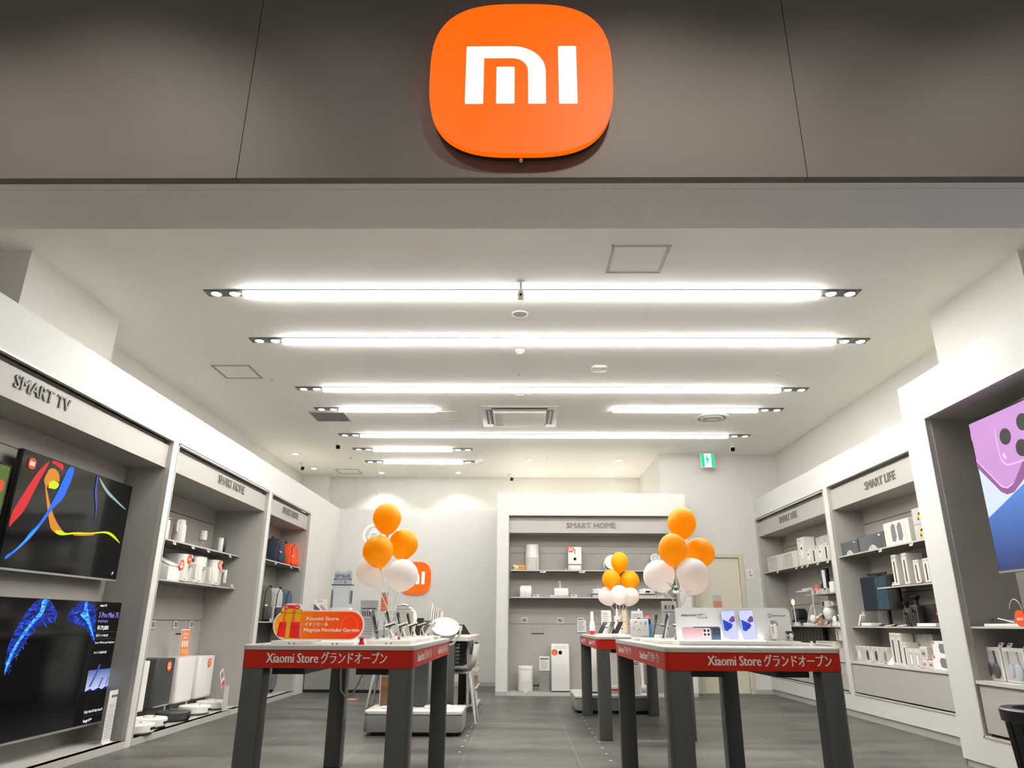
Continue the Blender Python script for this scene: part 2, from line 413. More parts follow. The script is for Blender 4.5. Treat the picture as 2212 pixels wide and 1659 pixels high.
# ================================================================== SETTING
CZ = 3.763
struct('floor', M().box(-7, 7, -3, 14.2, -.1, 0, 'floor_tile'), smooth=0)
struct('ceiling', M().box(-4.6, 4.7, 3.3, 14.2, CZ, CZ+.1, 'ceiling_paint'), smooth=0)
XL, XR, XP = -3.30, 3.88, 3.40        # wall unit faces: left, right, right front unit
TOPZ = 2.975
# --- left wall: white face with three openings, ledge on top
b = M(); W = 'white_wall'
openL = [(2.6, 6.50, .058, 2.640), (6.60, 9.20, .058, 2.630), (9.31, 11.13, .058, 2.635)]
yy = [2.6] + [e for o in openL for e in o[:2]][1:] + [12.97]
b.box(XL-.06, XL, 2.6, 12.97, 2.63+.012, TOPZ, W)
for a, c in ((6.50, 6.60), (9.20, 9.31), (11.13, 12.97)): b.box(XL-.06, XL, a, c, .0, 2.642, W)
b.box(XL-.06, XL-.003, 2.6, 12.97, 0., .058, 'rim_metal')
b.box(-4.3, XL-.06, 2.6, 12.97, TOPZ-.03, TOPZ, W)
b.box(XL-.001, XL+.0015, 11.93, 11.934, .05, 2.055, 'light_grey').box(XL-.001, XL+.0015, 11.93, 12.74, 2.052, 2.056, 'light_grey').box(XL-.001, XL+.0015, 12.737, 12.741, .05, 2.055, 'light_grey')
struct('wall_left', b, smooth=0)
struct('wall_left_upper', M().box(-4.42, -4.3, 2.6, 14.0, 0, CZ, 'upper_wall').box(-4.3, -3.84, 4.86, 6.14, TOPZ, CZ, 'upper_wall').box(-4.3, -3.763, 13.69, 13.9, TOPZ, CZ, 'upper_wall'), smooth=0)
# --- right wall
b = M()
openR = [(6.66, 8.93, .25, 2.675), (9.05, 11.80, .25, 2.650)]
b.box(XR, XR+.06, 6.0, 11.85, 2.665, TOPZ, W)
b.box(XR, XR+.06, 6.0, 11.85, .075, .245, W)
for a, c in ((6.0, 6.66), (8.93, 9.05), (11.80, 11.85)): b.box(XR, XR+.06, a, c, .245, 2.667, W)
b.box(XR+.06, 4.34, 6.0, 11.85, TOPZ-.03, TOPZ, W)
struct('wall_right', b, smooth=0)
b = M()
b.box(XP, XP+.05, 2.6, 6.075, 2.665, 3.02, W).box(XP, XP+.05, 2.6, 6.075, .05, .232, W).box(XP, XP+.05, 5.755, 6.075, .232, 2.665, W)
b.box(XP+.05, 4.33, 6.035, 6.075, .05, 3.02, W).box(XP+.05, 4.33, 2.6, 6.075, 2.99, 3.02, W)
struct('wall_right_front', b, smooth=0)
struct('wall_right_upper', M().box(4.33, 4.45, 2.6, 12.0, 0, CZ, 'upper_wall').box(3.84, 4.33, 4.87, 6.11, 3.02, CZ, 'upper_wall'), smooth=0)
# --- back walls: recess wall, side of the recess, wall with the door, low panel
b = M().box(-4.4, 2.45, 13.88, 14.0, 0, CZ, 'upper_wall').box(2.36, 2.46, 11.93, 13.9, 0, CZ, 'upper_wall')
struct('wall_back', b, smooth=0)
b = M().box(2.36, 2.80, 11.83, 11.93, 0, CZ, 'upper_wall').box(3.62, 4.4, 11.83, 11.93, 0, CZ, 'upper_wall').box(2.80, 3.62, 11.83, 11.93, 2.10, CZ, 'upper_wall')
struct('wall_back_right', b, smooth=0)
b = M().box(XL-.06, -.366, 12.95, 13.1, 0, 2.98, W)
for xx in (-1.98, -.66): b.box(xx, xx+.003, 12.9485, 12.951, .07, 2.98, 'light_grey')
struct('wall_back_panel', b, smooth=0)
struct('baseboard_back', M().box(XL+.01, -.37, 12.943, 12.951, 0, .065, 'skirting').box(3.64, XR, 11.82, 11.83, 0, .065, 'skirting'), smooth=0)
struct('trim_2', M().box(-.367, -.197, 11.292, 11.30, 0, .055, 'skirting').box(2.457, 2.627, 11.292, 11.30, 0, .055, 'skirting'), smooth=0)
struct('baseboard_right', M().box(XR+.015, XR+.03, 6.08, 11.83, 0, .075, 'skirting').box(XP+.012, XP+.03, 2.6, 6.06, 0, .05, 'skirting').box(XP+.012, 3.9, 6.05, 6.06, 0, .05, 'skirting'), smooth=0)
# door in the back right wall
b = M().box(2.80, 2.865, 11.815, 11.93, 0, 2.045, 'door_frame').box(3.555, 3.62, 11.815, 11.93, 0, 2.045, 'door_frame').box(2.80, 3.62, 11.815, 11.93, 2.045, 2.10, 'door_frame')
dr = struct('door_1', b, smooth=0)
M().box(2.87, 3.55, 11.85, 11.89, .005, 2.04, 'door_paint').build('door_leaf', dr)
M().tube([(2.93, 11.85, 1.0), (2.93, 11.80, 1.0), (3.03, 11.80, 1.0)], .009, 'silver').build('door_handle', dr)
# --- shopfront: facade above the opening, soffit, bulkhead
b = M()
for x0, x1 in ((-7, -1.4325), (-1.4285, 1.423), (1.427, 7)): b.box(x0, x1, 3.0, 3.05, 3.112, 6.6, 'facade_panel')
b.box(-7, 7, 3.04, 3.06, 3.14, 6.6, 'dark_grey')
struct('wall_front', b, smooth=0)
b = M().box(-7, 7, 3.052, 3.105, 3.116, 3.14, 'soffit_paint').box(-7, 7, 3.111, 3.49, 3.118, CZ+.1, 'soffit_paint').box(-7, 7, 3.06, 3.3, 3.13, CZ+.1, 'soffit_paint')
struct('trim_1', b, smooth=0)
# mall side piers that close the shopfront beyond the frame
struct('wall_front_piers', M().box(-7, -4.3, 3.0, 3.5, 0, 3.2, 'facade_panel').box(4.4, 7, 3.0, 3.5, 0, 3.2, 'facade_panel'), smooth=0)

# ================================================================== SIGN ON THE FACADE
def squircle(rx, rz, n=3., k=72):
    o = []
    for i in range(k):
        t = 2*math.pi*i/k; c, s = math.cos(t), math.sin(t)
        o.append((rx*math.copysign(abs(c)**(2/n), c), rz*math.copysign(abs(s)**(2/n), s)))
    return o
def logo(b, cx, y, cz, k, m):
    """white letters of the round orange sign, drawn on a unit sign 0.95 wide"""
    def q(pts): return [(cx+k*px, cz+k*pz) for px, pz in pts]
    def arc(cx_, cz_, rx, rz, a0, a1, n=8): return [(cx_+rx*math.cos(R(a0+(a1-a0)*i/n)), cz_+rz*math.sin(R(a0+(a1-a0)*i/n))) for i in range(n+1)]
    out = [(-.286, -.178), (-.286, .182), (-.28, .190), (-.045, .190)] + arc(-.045, .03, .172, .160, 90, 0)[1:] + [(.127, -.178), (.036, -.178), (.036, .03)] + arc(-.045, .03, .081, .083, 0, 90)[1:] + [(-.193, .113), (-.193, -.178)]
    # three convex-safe pieces
    b.poly(q(rrect(-.286, -.193, -.178, .190, .006)), y, m)
    top = [(-.20, .190), (-.045, .190)] + arc(-.045, .03, .172, .160, 90, 0)[1:] + [(.127, -.02), (.036, -.02), (.036, .03)] + arc(-.045, .03, .081, .083, 0, 90)[1:] + [(-.20, .113)]
    b.poly(q(top), y, m); b.poly(q(rrect(.036, .127, -.178, .0, .006)), y, m)
    b.poly(q(rrect(-.127, -.034, -.176, .056, .006)), y, m); b.poly(q(rrect(.193, .287, -.178, .190, .006)), y, m)
t = thing('shop_sign', 'large lit orange rounded sign with white letters on the facade above the entrance', 'sign', (0, 2.93, 3.68))
M().prism(squircle(.472, .478), .0, .035, 'sign_orange', 'y').build('lit_face', t)
M().prism(squircle(.466, .472), .035, .078, 'dark_metal', 'y').build('casing', t)
b = M(); logo(b, 0, -.0005, 0, 1., 'sign_white'); b.build('lettering', t)
M().ball((0, .045, -.487), .012, .012, .014, 'chrome').build('fixing_screw', t)

t = thing('wall_sign', 'smaller lit orange rounded sign with white letters low on the back wall', 'sign', (-1.862, 12.905, 1.762))
M().prism(squircle(.277, .280), 0, .02, 'sign_orange', 'y').build('lit_face', t)
M().prism(squircle(.270, .273), .02, .045, 'light_grey', 'y').build('casing', t)
b = M(); logo(b, 0, -.0005, 0, .586, 'sign_white'); b.build('lettering', t)

# ================================================================== CEILING FITTINGS
def led_row(x0, x1, y, label, left=True, right=True, name='linear_ceiling_light'):
    tube = 'led_tube_front' if y < 7 else ('led_tube_mid' if y < 8.5 else 'led_tube_back')
    pw = SPOT*(1.3 if y < 7 else .9 if y < 8.5 else .25)
    t = thing(name, label, 'ceiling light', ((x0+x1)/2, y, CZ), group='long ceiling light rows')
    L = (x1-x0)/2; a = -L+(.335 if left else 0); c = L-(.335 if right else 0)
    M().box(a, c, -.062, .062, -.006, .0, 'led_housing').build('housing', t)
    n = max(1, round((c-a)/1.25)); d = (c-a)/n
    for k in range(n):
        M().box(a+d*k+.002, a+d*(k+1)-.002, -.034, .046, -.034, -.004, 'led_side', .006).box(a+d*k+.004, a+d*(k+1)-.004, -.033, .045, -.038, -.034, tube).build('diffuser', t)
    for s, on in ((-1, left), (1, right)):
        if not on: continue
        u0, u1 = (-L, a-.004) if s < 0 else (c+.004, L)
        p = M().box(u0, u1, -.062, .062, -.008, 0, 'led_housing').build('spot_plate', t)
        for q in (.28, .77):
            xx = u0+(u1-u0)*q
            M().cyl(xx, 0, -.016, -.007, .043, 'lamp_face', seg=20).tube([(xx+.048*math.cos(j*.4189), .048*math.sin(j*.4189), -.009) for j in range(15)], .006, 'dark_grey', 6, closed=True).build('spot_lamp', p)
        wx = (x0+x1)/2+(u0+u1)/2
        tx = wx + s*.55
        sl = spot('spot_light', (wx, y, CZ-.03), (tx, y-.05, 2.4), pw, 95, .75, parent=t)
    return t
led_row(-2.785, 2.955, 5.615, 'long lit ceiling row nearest the shopfront, with a white camera hanging before it')
led_row(-2.787, 3.545, 6.710, 'long lit ceiling row second from the shopfront')
led_row(-2.790, 3.535, 8.285, 'long lit ceiling row third from the shopfront')
led_row(-2.800, -1.150, 9.160, 'short lit ceiling row with spots only at its outer end, beside the dark slatted vent', right=False)
led_row(1.256, 3.533, 9.150, 'short lit ceiling row in front of the round ceiling vent', left=False)
led_row(-2.809, 3.524, 10.545, 'long lit ceiling row behind the ceiling air conditioner')
led_row(-2.798, -.802, 11.480, 'short lit ceiling row with spots at both ends, first of the rearmost pair')
led_row(-2.795, -.698, 12.440, 'short lit ceiling row rearmost of all, next to a white camera')
# round downlights near the back wall
DL = [(-3.876, 11.841, 'small round downlight over the tall shelves next to the black-faced camera'), (-3.889, 13.04, 'small round downlight in the far corner beside the ceiling hatch'),
      (-2.685, 13.428, 'small round downlight above the first orange balloon cluster'), (-1.199, 13.404, 'small round downlight making the bright spot on the bare back wall'),
      (.166, 12.255, 'small round downlight over the front edge of the back shelf unit'), (.167, 13.426, 'small round downlight behind the back shelf unit close to the rear wall'),
      (1.748, 12.271, 'small round downlight nearest the recess corner, front of two'), (1.751, 13.467, 'small round downlight nearest the recess corner, rear of two')]
for x_, y_, lb in DL:
    t = thing('downlight', lb, 'ceiling light', (x_, y_, CZ), group='round downlights at the back')
    M().cyl(0, 0, -.010, 0, .062, 'white_plastic', seg=24).build('ring', t)
    M().cyl(0, 0, -.014, -.009, .046, 'lamp_face', seg=24).build('lamp', t)
    spot('spot_light', (x_, y_, CZ-.03), (x_, y_+.12, 1.), SPOT*(2.2 if y_ > 13.3 else .9), 118, .75, parent=t)
def hatch(x0, x1, y0, y1, label, fm='light_grey'):
    t = thing('ceiling_hatch', label, 'ceiling hatch', ((x0+x1)/2, (y0+y1)/2, CZ), group='square ceiling hatches')
    a, c = (x1-x0)/2, (y1-y0)/2; b = M()
    for k, g in ((0, .010), (.018, .008)):
        for q in ((-a+k, a-k, -c+k, -c+k+g), (-a+k, a-k, c-k-g, c-k), (-a+k, -a+k+g, -c+k, c-k), (a-k-g, a-k, -c+k, c-k)): b.box(*q, -.006, 0, fm)
    b.build('frame', t)
    M().box(-a+.03, a-.03, -c+.03, c-.03, -.004, 0, 'ceiling_paint').build('panel', t)
hatch(.699, 1.157, 4.79, 5.247, 'square ceiling hatch in front of the first light row')
hatch(-3.52, -3.075, 7.46, 7.912, 'square ceiling hatch near the top of the television wall', 'niche_grey')
hatch(-1.295, -.866, 9.27, 9.71, 'faint square ceiling hatch beside the ceiling air conditioner', 'ceiling_paint')
hatch(-3.525, -3.08, 13.115, 13.55, 'square ceiling hatch at the very back above the first balloon cluster', 'niche_grey')
t = thing('ceiling_vent', 'dark slatted square return vent in the ceiling', 'vent', (-2.685, 9.545, CZ))
b = M(); M().box(-.245, .245, -.225, .225, -.002, 0, 'black').build('backing', t)
for q in ((-.25, .25, -.235, -.22), (-.25, .25, .22, .235), (-.25, -.235, -.235, .235), (.235, .25, -.235, .235)): b.box(*q, -.010, 0, 'grille_white')
b.build('frame', t); b = M()
for k in range(17): b.box(-.228+k*.0279, -.228+k*.0279+.012, -.222, .222, -.010, -.003, 'mid_grey')
b.build('slats', t)
t = thing('ceiling_air_conditioner', 'white four-way cassette air conditioner set in the ceiling', 'air conditioner', (-.012, 9.525, CZ))
b = M().box(-.53, .53, -.52, .52, -.012, 0, 'grille_white', .004); b.build('frame', t)
b = M().box(-.36, .36, -.36, .36, -.055, -.012, 'ceiling_paint', .012).box(-.34, -.24, -.30, .30, -.058, -.054, 'light_grey'); b.build('intake_panel', t)
b = M()
for q in ((-.38, .38, .37, .455), (-.38, .38, -.455, -.37), (-.465, -.37, -.36, .36), (.37, .465, -.36, .36)): b.box(*q, -.014, -.011, 'black')
b.build('air_slot', t)
b = M()
for s in (1, -1):
    b.box(-.36, .36, -.009, .009, -.030, -.026, 'grille_white', T=Matrix.Translation((0, s*.425, 0)) @ Matrix.Rotation(s*R(-35), 4, 'X'))
    b.box(-.009, .009, -.34, .34, -.030, -.026, 'grille_white', T=Matrix.Translation((s*.435, 0, 0)) @ Matrix.Rotation(s*R(35), 4, 'Y'))
b.build('louvre', t)
t = thing('round_air_diffuser', 'round white ringed air diffuser in the ceiling', 'vent', (2.69, 9.565, CZ))
M().lathe([(.235, 0), (.235, -.012), (.20, -.020), (.19, -.006), (.19, 0)], 'grille_white', 40).build('outer_ring', t)
M().lathe([(.165, -.004), (.155, -.026), (.13, -.028), (.12, -.008)], 'grille_white', 40).build('middle_ring', t)
M().lathe([(.188, -.001), (.188, -.003), (0, -.003)], 'mid_grey', 40).build('backing', t)
M().lathe([(.09, -.006), (.085, -.030), (.0, -.034)], 'grille_white', 32).build('centre_plate', t)
t = thing('ceiling_speaker', 'flat round ceiling speaker with grey grille behind the first light row', 'speaker', (-.008, 6.063, CZ))
M().lathe([(.078, 0), (.078, -.006), (.066, -.010), (.063, -.006)], 'white_plastic', 36).build('ring', t)
M().lathe([(.064, -.004), (.064, -.007), (0, -.008)], 'light_grey', 36).build('grille', t)
t = thing('smoke_detector', 'white smoke detector on the ceiling behind the second light row', 'smoke detector', (-.008, 7.0, CZ))
M().lathe([(.05, 0), (.05, -.016), (.042, -.022), (.034, -.024)], 'white_plastic', 28).build('base', t)
M().lathe([(.030, -.024), (.028, -.042), (.018, -.048), (0, -.048)], 'white_plastic', 24).box(-.02, .02, -.031, -.027, -.036, -.030, 'dark_grey').build('sensing_head', t)
for x_, y_, lb in ((-.02, 7.733, 'tiny ceiling sprinkler between the smoke detector and third light row'), (2.983, 7.736, 'tiny ceiling sprinkler on the SMART LIFE side, just before the third light row'),
                   (-2.983, 7.961, 'tiny ceiling sprinkler beside the hatch above the television wall'), (-2.995, 12.132, 'tiny ceiling sprinkler near the rearmost pair of short light rows'), (.468, 12.122, 'tiny ceiling sprinkler among the downlights by the back recess')):
    t = thing('sprinkler', lb, 'sprinkler', (x_, y_, CZ), group='ceiling sprinklers')
    M().cyl(0, 0, -.004, 0, .030, 'white_plastic', seg=18).build('plate', t); M().cyl(0, 0, -.022, -.004, .010, 'light_grey', .006, 12).build('head', t)
t = thing('ceiling_ring_cover', 'faint flat round cover on the ceiling under the third light row', 'ceiling cover', (-.015, 8.482, CZ))
M().lathe([(.075, 0), (.075, -.008), (.055, -.011), (.05, -.006), (0, -.006)], 'white_plastic', 32).build('disc', t)
t = thing('wireless_access_point', 'white rounded box fixed flat on the ceiling between second and third light rows', 'access point', (.89, 7.526, CZ))
M().rbox(-.085, .085, -.085, .085, -.03, 0, 'white_plastic', .04, 5, bev=.006).build('body', t)
# ceiling cameras
def cctv(x, y, label, dark=True, yaw=0., size=1., drop=.05):
    t = thing('security_camera', label, 'security camera', (x, y, CZ), yaw, 'ceiling security cameras')
    M().cyl(0, 0, -.008, 0, .032*size, 'white_plastic', seg=20).build('mount_plate', t)
    M().tube([(0, 0, -.005), (0, -.005, -drop), (0, -.02, -drop-.02)], .009, 'white_plastic').build('arm', t)
    T = Matrix.Translation((0, -.045, -drop-.045)) @ Matrix.Rotation(R(22), 4, 'X')
    hb = M().rbox(-.034*size, .034*size, -.06*size, .07*size, -.034*size, .034*size, 'white_plastic', .014, 3, T=T, axis='y').build('housing', t)
    M().rbox(-.031*size, .031*size, -.066*size, -.058*size, -.031*size, .031*size, 'black_gloss' if dark else 'white_plastic', .012, 3, T=T, axis='y').build('lens_face', hb)
cctv(-2.93, 10.97, 'white ceiling camera with black face near the fifth light row\'s start', yaw=20)
cctv(3.393, 11.052, 'black-faced ceiling camera beside the green exit sign', yaw=-15)
cctv(-.675, 11.98, 'white ceiling camera turned sideways at the end of the rearmost light row', False, -60)
cctv(-4.0, 12.6, 'white ceiling camera in the corner above the tall wall shelves', yaw=35)
cctv(-.212, 13.55, 'white ceiling camera just above the back shelf unit', yaw=25)
t = thing('pendant_camera', 'white bulb-shaped camera hanging from the ceiling before the first light row', 'security camera', (0, 5.401, CZ))
M().lathe([(.036, 0), (.036, -.006), (.012, -.012)], 'white_plastic', 24).build('mount_plate', t)
M().lathe([(.010, -.01), (.010, -.03), (.012, -.032), (.012, -.04), (.010, -.042), (.010, -.085)], 'white_plastic', 16).build('stem', t)
hb = M().lathe([(.010, -.08), (.022, -.09), (.032, -.12), (.034, -.145), (.026, -.165), (0, -.17)], 'white_plastic', 24).build('housing', t)
M().cyl(0, -.036, -.0, .006, .0105, 'black_gloss', seg=16, T=Matrix.Translation((0, -.033, -.140)) @ Matrix.Rotation(R(90), 4, 'X') @ Matrix.Translation((0, .036, 0))).build('lens', hb)
# exit sign
t = thing('exit_sign', 'green lit emergency exit sign with running figure hanging over the back door', 'exit sign', (3.13, 11.60, 3.487))
M().box(-.115, .115, 0, .035, 0, .245, 'white_plastic', .004).build('casing', t)
M().tube([(-.03, .018, .24), (-.03, .018, .276)], .006, 'white_plastic').tube([(.03, .018, .24), (.03, .018, .276)], .006, 'white_plastic').build('hanger', t)
b = M().poly([(-.105, .01), (.105, .01), (.105, .235), (-.105, .235)], -.0005, 'exit_green')
b.poly([(-.055, .012), (.06, .012), (.06, .233), (-.055, .233)], -.002, 'exit_white')
G = 'exit_green'; y_ = -.0035
b.disc(-.012, y_, .190, .016, G)
for q in ([(-.03, .165), (.012, .172), (.012, .10), (-.012, .10)], [(-.03, .165), (-.05, .130), (-.045, .124), (-.02, .15)], [(.01, .168), (.03, .150), (.045, .152), (.045, .144), (.026, .140), (.01, .15)],
          [(-.012, .105), (.010, .105), (-.018, .065), (-.050, .030), (-.058, .038), (-.028, .07)], [(.0, .11), (.014, .10), (.030, .068), (.058, .068), (.058, .078), (.036, .078)]): b.poly(q, y_, G)
b.build('pictogram', t)
# hanging neon ring with a bag icon
t = thing('hanging_ring_sign', 'white lit ring sign with shopping bag icon hanging on a wire behind the balloons', 'sign', (-2.30, 11.2, 2.31))
M().tube([(.155*math.cos(2*math.pi*k/40), 0, .155*math.sin(2*math.pi*k/40)) for k in range(40)], .013, 'neon_white', 8, closed=True).build('ring', t)
M().disc(0, .006, 0, .148, 'light_grey', .003).build('back_plate', t)
b = M().tube([(-.055, -.004, .045), (-.075, -.004, -.085), (.075, -.004, -.085), (.055, -.004, .045)], .008, 'neon_white', 6, closed=True)
b.tube([(.032*math.cos(R(a)), -.004, .05+.045*math.sin(R(a))) for a in range(-20, 201, 20)], .007, 'neon_white', 6).build('bag_icon', t)
M().tube([(0, .006, .15), (.02, .006, CZ-2.31)], .0025, 'light_grey', 6).build('wire', t)

# ================================================================== WALL SHELF UNITS
def unit(label, side, y0, y1, z0, zt, xf, xb, header, shelves, text=None, tw=.5, seams=(2.2, 1.0), plinth=True, low=None, name='shelf_unit', textsize=.13, slot=None):
    """recessed wall unit: world coordinates, side -1 on the left wall, +1 on the right wall"""
    def X(d): return xf+side*d
    t = thing(name, label, 'shelf unit', (X(.2), (y0+y1)/2, 0), group='wall shelf units')
    D = abs(xb-xf)
    def bx(b, d0, d1, a, c, e, f, m, bev=0.):
        p, q = sorted((X(d0), X(d1))); return b.box(p, q, a, c, e, f, m, bev)
    b = M(); rw = .014
    for q in ((y0, y0+rw, z0, zt), (y1-rw, y1, z0, zt), (y0, y1, zt-rw, zt)): bx(b, -.006, .03, *q, 'rim_metal')
    if low: bx(b, -.006, .03, y0, y1, z0, z0+rw, 'rim_metal')
    b.build('rim', t, world=True, smooth=0)
    b = M(); bx(b, D, D+.03, y0, y1, .02, zt, 'niche_grey')
    for s_ in seams: bx(b, D-.0015, D, y0, y1, s_-.004, s_+.004, 'black')
    for (ya, yb, za) in (slot or []): bx(b, D-.002, D, ya, yb, za-.009, za+.009, 'black')
    b.build('back_panel', t, world=True, smooth=0)
    for a in (y0, y1-.016):
        b = M(); bx(b, .03, D, a, a+.016, .02, zt, 'niche_grey'); b.build('side_panel', t, world=True, smooth=0)
    b = M(); bx(b, .035, .05, y0+.016, y1-.016, 2.372, zt-.055, 'header_grey'); bx(b, .048, D, y0+.016, y1-.016, 2.372, 2.392, 'header_grey')
    bx(b, .09, .10, y0+.016, y1-.016, zt-.06, zt, 'niche_grey')
    bx(b, .0345, .036, (y0+y1)/2+.2, (y0+y1)/2+.203, 2.372, zt-.055, 'niche_grey') if text == 'SMART TV' else None
    h = b.build('header', t, world=True, smooth=0)
    if text:
        T = Matrix.Translation((X(.035), tw[0], 2.46)) @ Matrix.Rotation(R(90 if side < 0 else -90), 4, 'Z')
        b = M(T); b.text(text, 0, -.006, 0, textsize, 'letter_grey', width=tw[1], bold=.0025, ext=.004, align='CENTER')
        lt = b.build('lettering', h); lt.matrix_parent_inverse = t.matrix_basis.inverted() if False else Matrix.LocRotScale(t.location, t.rotation_euler, None).inverted() @ Matrix.Identity(4)
        lt.matrix_parent_inverse = Matrix.Identity(4)
    for (d0, ya, yb, z) in shelves:
        b = M(); bx(b, d0, D, ya, yb, z-.010, z, 'shelf_metal'); bx(b, d0-.002, d0+.004, ya, yb, z-.012, z+.002, 'rim_metal')
        b.build('shelf', t, world=True, smooth=0)
    if plinth:
        b = M(); bx(b, -.003, D, y0+.002, y1-.002, 0.002, .058, 'rim_metal'); b.build('plinth', t, world=True, smooth=0)
    if low:
        b = M(); bx(b, -.0, D, y0+.014, y1-.014, .590, .612, 'light_grey'); bx(b, .02, D, y0+.014, y1-.014, .572, .59, 'niche_grey'); b.build('ledge', t, world=True, smooth=0)
        n = low; w_ = (y1-y0-.03)/n
        for k in range(n):
            b = M(); bx(b, .008, .03, y0+.015+w_*k+.002, y0+.015+w_*(k+1)-.002, z0+.028, .572, 'header_grey', .002); b.build('drawer_front', t, world=True, smooth=0)
    return t
unit('tall grey wall recess lettered SMART TV holding the televisions', -1, 2.62, 6.50, .058, 2.640, XL, -3.70, True, [], 'SMART TV', (4.65, .60), seams=(2.2,))
unit('tall grey wall recess lettered SMART HOME with air fryers and robot vacuums', -1, 6.60, 9.20, .058, 2.630, XL, -3.96, True,
     [(.285, 6.62, 9.18, 1.800), (.285, 6.62, 9.18, 1.405)], 'SMART HOME', (8.05, .76), seams=(2.19, 1.02), slot=[(8.55, 8.72, .87), (8.16, 8.34, 1.96)])
unit('tall grey wall recess lettered SMART HOME with backpacks and suitcases', -1, 9.31, 11.13, .058, 2.635, XL, -3.74, True,
     [(.075, 9.33, 11.11, 1.800), (.09, 9.33, 11.11, 1.012)], 'SMART HOME', (10.26, .72), seams=(2.19,))
M().box(-3.739, -3.725, 9.33, 11.11, .06, 1.0, 'dark_grey').build('lower_back_panel', bpy.data.objects['shelf_unit.002'], world=True, smooth=0)
unit('grey wall recess lettered SMART LIFE next to the back door with boxed cameras', 1, 9.05, 11.80, .25, 2.650, XR, 4.29, True,
     [(.05, 9.07, 11.78, 1.802), (.10, 9.07, 10.30, 1.405), (.09, 9.07, 11.78, .998)], 'SMART LIFE', (10.43, .70), plinth=False, low=1, seams=(2.19, 1.30), slot=[(9.62, 9.80, .905)])
unit('grey wall recess lettered SMART LIFE with the computer monitor on its counter', 1, 6.66, 8.93, .25, 2.675, XR, 4.27, True,
     [(.03, 6.68, 8.91, 1.802), (.08, 6.68, 8.17, 1.400), (.06, 6.68, 8.91, .995)], 'SMART LIFE', (7.66, .68), plinth=False, low=1, seams=(2.19, 1.36), slot=[(7.25, 7.45, .90)])
# right front unit with the big screen
def front_unit():
    t = thing('shelf_unit', 'white framed grey recess holding the giant screen and boxed headphones', 'shelf unit', (XP+.2, 4.4, 0), group='wall shelf units')
    b = M(); f = XP
    for q in ((5.741, 5.757, .232, 2.667), (2.6, 5.757, .232, .246), (2.6, 5.757, 2.653, 2.667)): b.box(f-.005, f+.04, *q, 'rim_metal')
    b.build('rim', t, world=True, smooth=0)
    M().box(3.87, 3.90, 2.6, 5.755, .1, 2.7, 'niche_grey').build('back_panel', t, world=True, smooth=0)
    M().box(f+.04, 3.87, 5.735, 5.755, .1, 2.66, 'niche_grey').build('side_panel', t, world=True, smooth=0)
    M().box(f+.04, 3.87, 2.6, 5.74, 2.65, 2.668, 'niche_grey').build('top_panel', t, world=True, smooth=0)
    M().box(f+.045, 3.87, 2.6, 5.735, .990, 1.0, 'shelf_metal').box(f+.043, f+.05, 2.6, 5.735, .988, 1.002, 'rim_metal').build('shelf', t, world=True, smooth=0)
    M().box(f+.0, 3.87, 2.6, 5.735, .598, .622, 'light_grey').box(f+.02, 3.87, 2.6, 5.735, .57, .598, 'niche_grey').build('ledge', t, world=True, smooth=0)
    for a in (4.55, 3.35): M().box(f+.008, f+.03, a, a+1.165, .268, .572, 'header_grey', .002).build('drawer_front', t, world=True, smooth=0)
    M().box(3.80, 3.86, 5.05, 5.11, .62, 1.45, 'shelf_metal').build('screen_post', t, world=True, smooth=0)
front_unit()
# back shelf unit, free standing block
t = thing('shelf_unit', 'white framed grey shelf block lettered SMART HOME against the back wall', 'shelf unit', (1.13, 11.6, 0), group='wall shelf units')
b = M(); x0, x1, f = -.367, 2.627, 11.30
b.box(x0, -.197, f, 13.86, .0, 2.995, 'white_wall').box(2.457, x1, f, 11.82, .0, 2.995, 'white_wall').box(-.197, 2.457, f, f+.04, 2.652, 2.995, 'white_wall')
b.box(-.197, 2.35, f+.04, 13.86, 2.97, 2.995, 'white_wall').box(2.30, 2.627, f+.04, 11.82, 2.97, 2.995, 'white_wall')
b.build('frame', t, world=True, smooth=0)
b = M()
for q in ((-.197, -.183, .05, 2.652), (2.443, 2.457, .05, 2.652), (-.197, 2.457, 2.638, 2.652)): b.box(q[0], q[1], f-.004, f+.03, q[2], q[3], 'rim_metal')
b.build('rim', t, world=True, smooth=0)
b = M().box(-.19, 2.45, 11.72, 11.75, 0, 2.65, 'niche_grey')
for z in (2.20, 2.09, 1.005): b.box(-.18, 2.44, 11.7185, 11.72, z-.003, z+.003, 'dark_grey')
b.box(.173, .371, 11.718, 11.72, .853, .868, 'black').box(.173, .371, 11.7185, 11.72, .926, .929, 'dark_grey').box(.173, .176, 11.7185, 11.72, .868, .928, 'dark_grey').box(.368, .371, 11.7185, 11.72, .868, .928, 'dark_grey')
b.box(.14, .36, 11.718, 11.72, .10, .118, 'black')
b.build('back_panel', t, world=True, smooth=0)
for a in (-.19, 2.435): M().box(a, a+.015, f+.03, 11.72, 0, 2.64, 'niche_grey').build('side_panel', t, world=True, smooth=0)
h = M().box(-.18, 2.44, f+.05, f+.065, 2.372, 2.562, 'header_grey').box(-.18, 2.44, f+.06, 11.72, 2.372, 2.39, 'header_grey').box(-.18, 2.44, f+.10, f+.11, 2.56, 2.65, 'niche_grey').build('header', t, world=True, smooth=0)
bb = M(); bb.text('SMART HOME', 1.125, f+.042, 2.453, .118, 'letter_grey', width=.775, bold=.0035, ext=.003, align='CENTER'); bb.build('lettering', h)
for z in (1.803, 1.398): M().box(-.15, 2.42, f+.10, 11.72, z-.012, z, 'shelf_metal').box(-.15, 2.42, f+.098, f+.104, z-.014, z+.002, 'rim_metal').build('shelf', t, world=True, smooth=0)
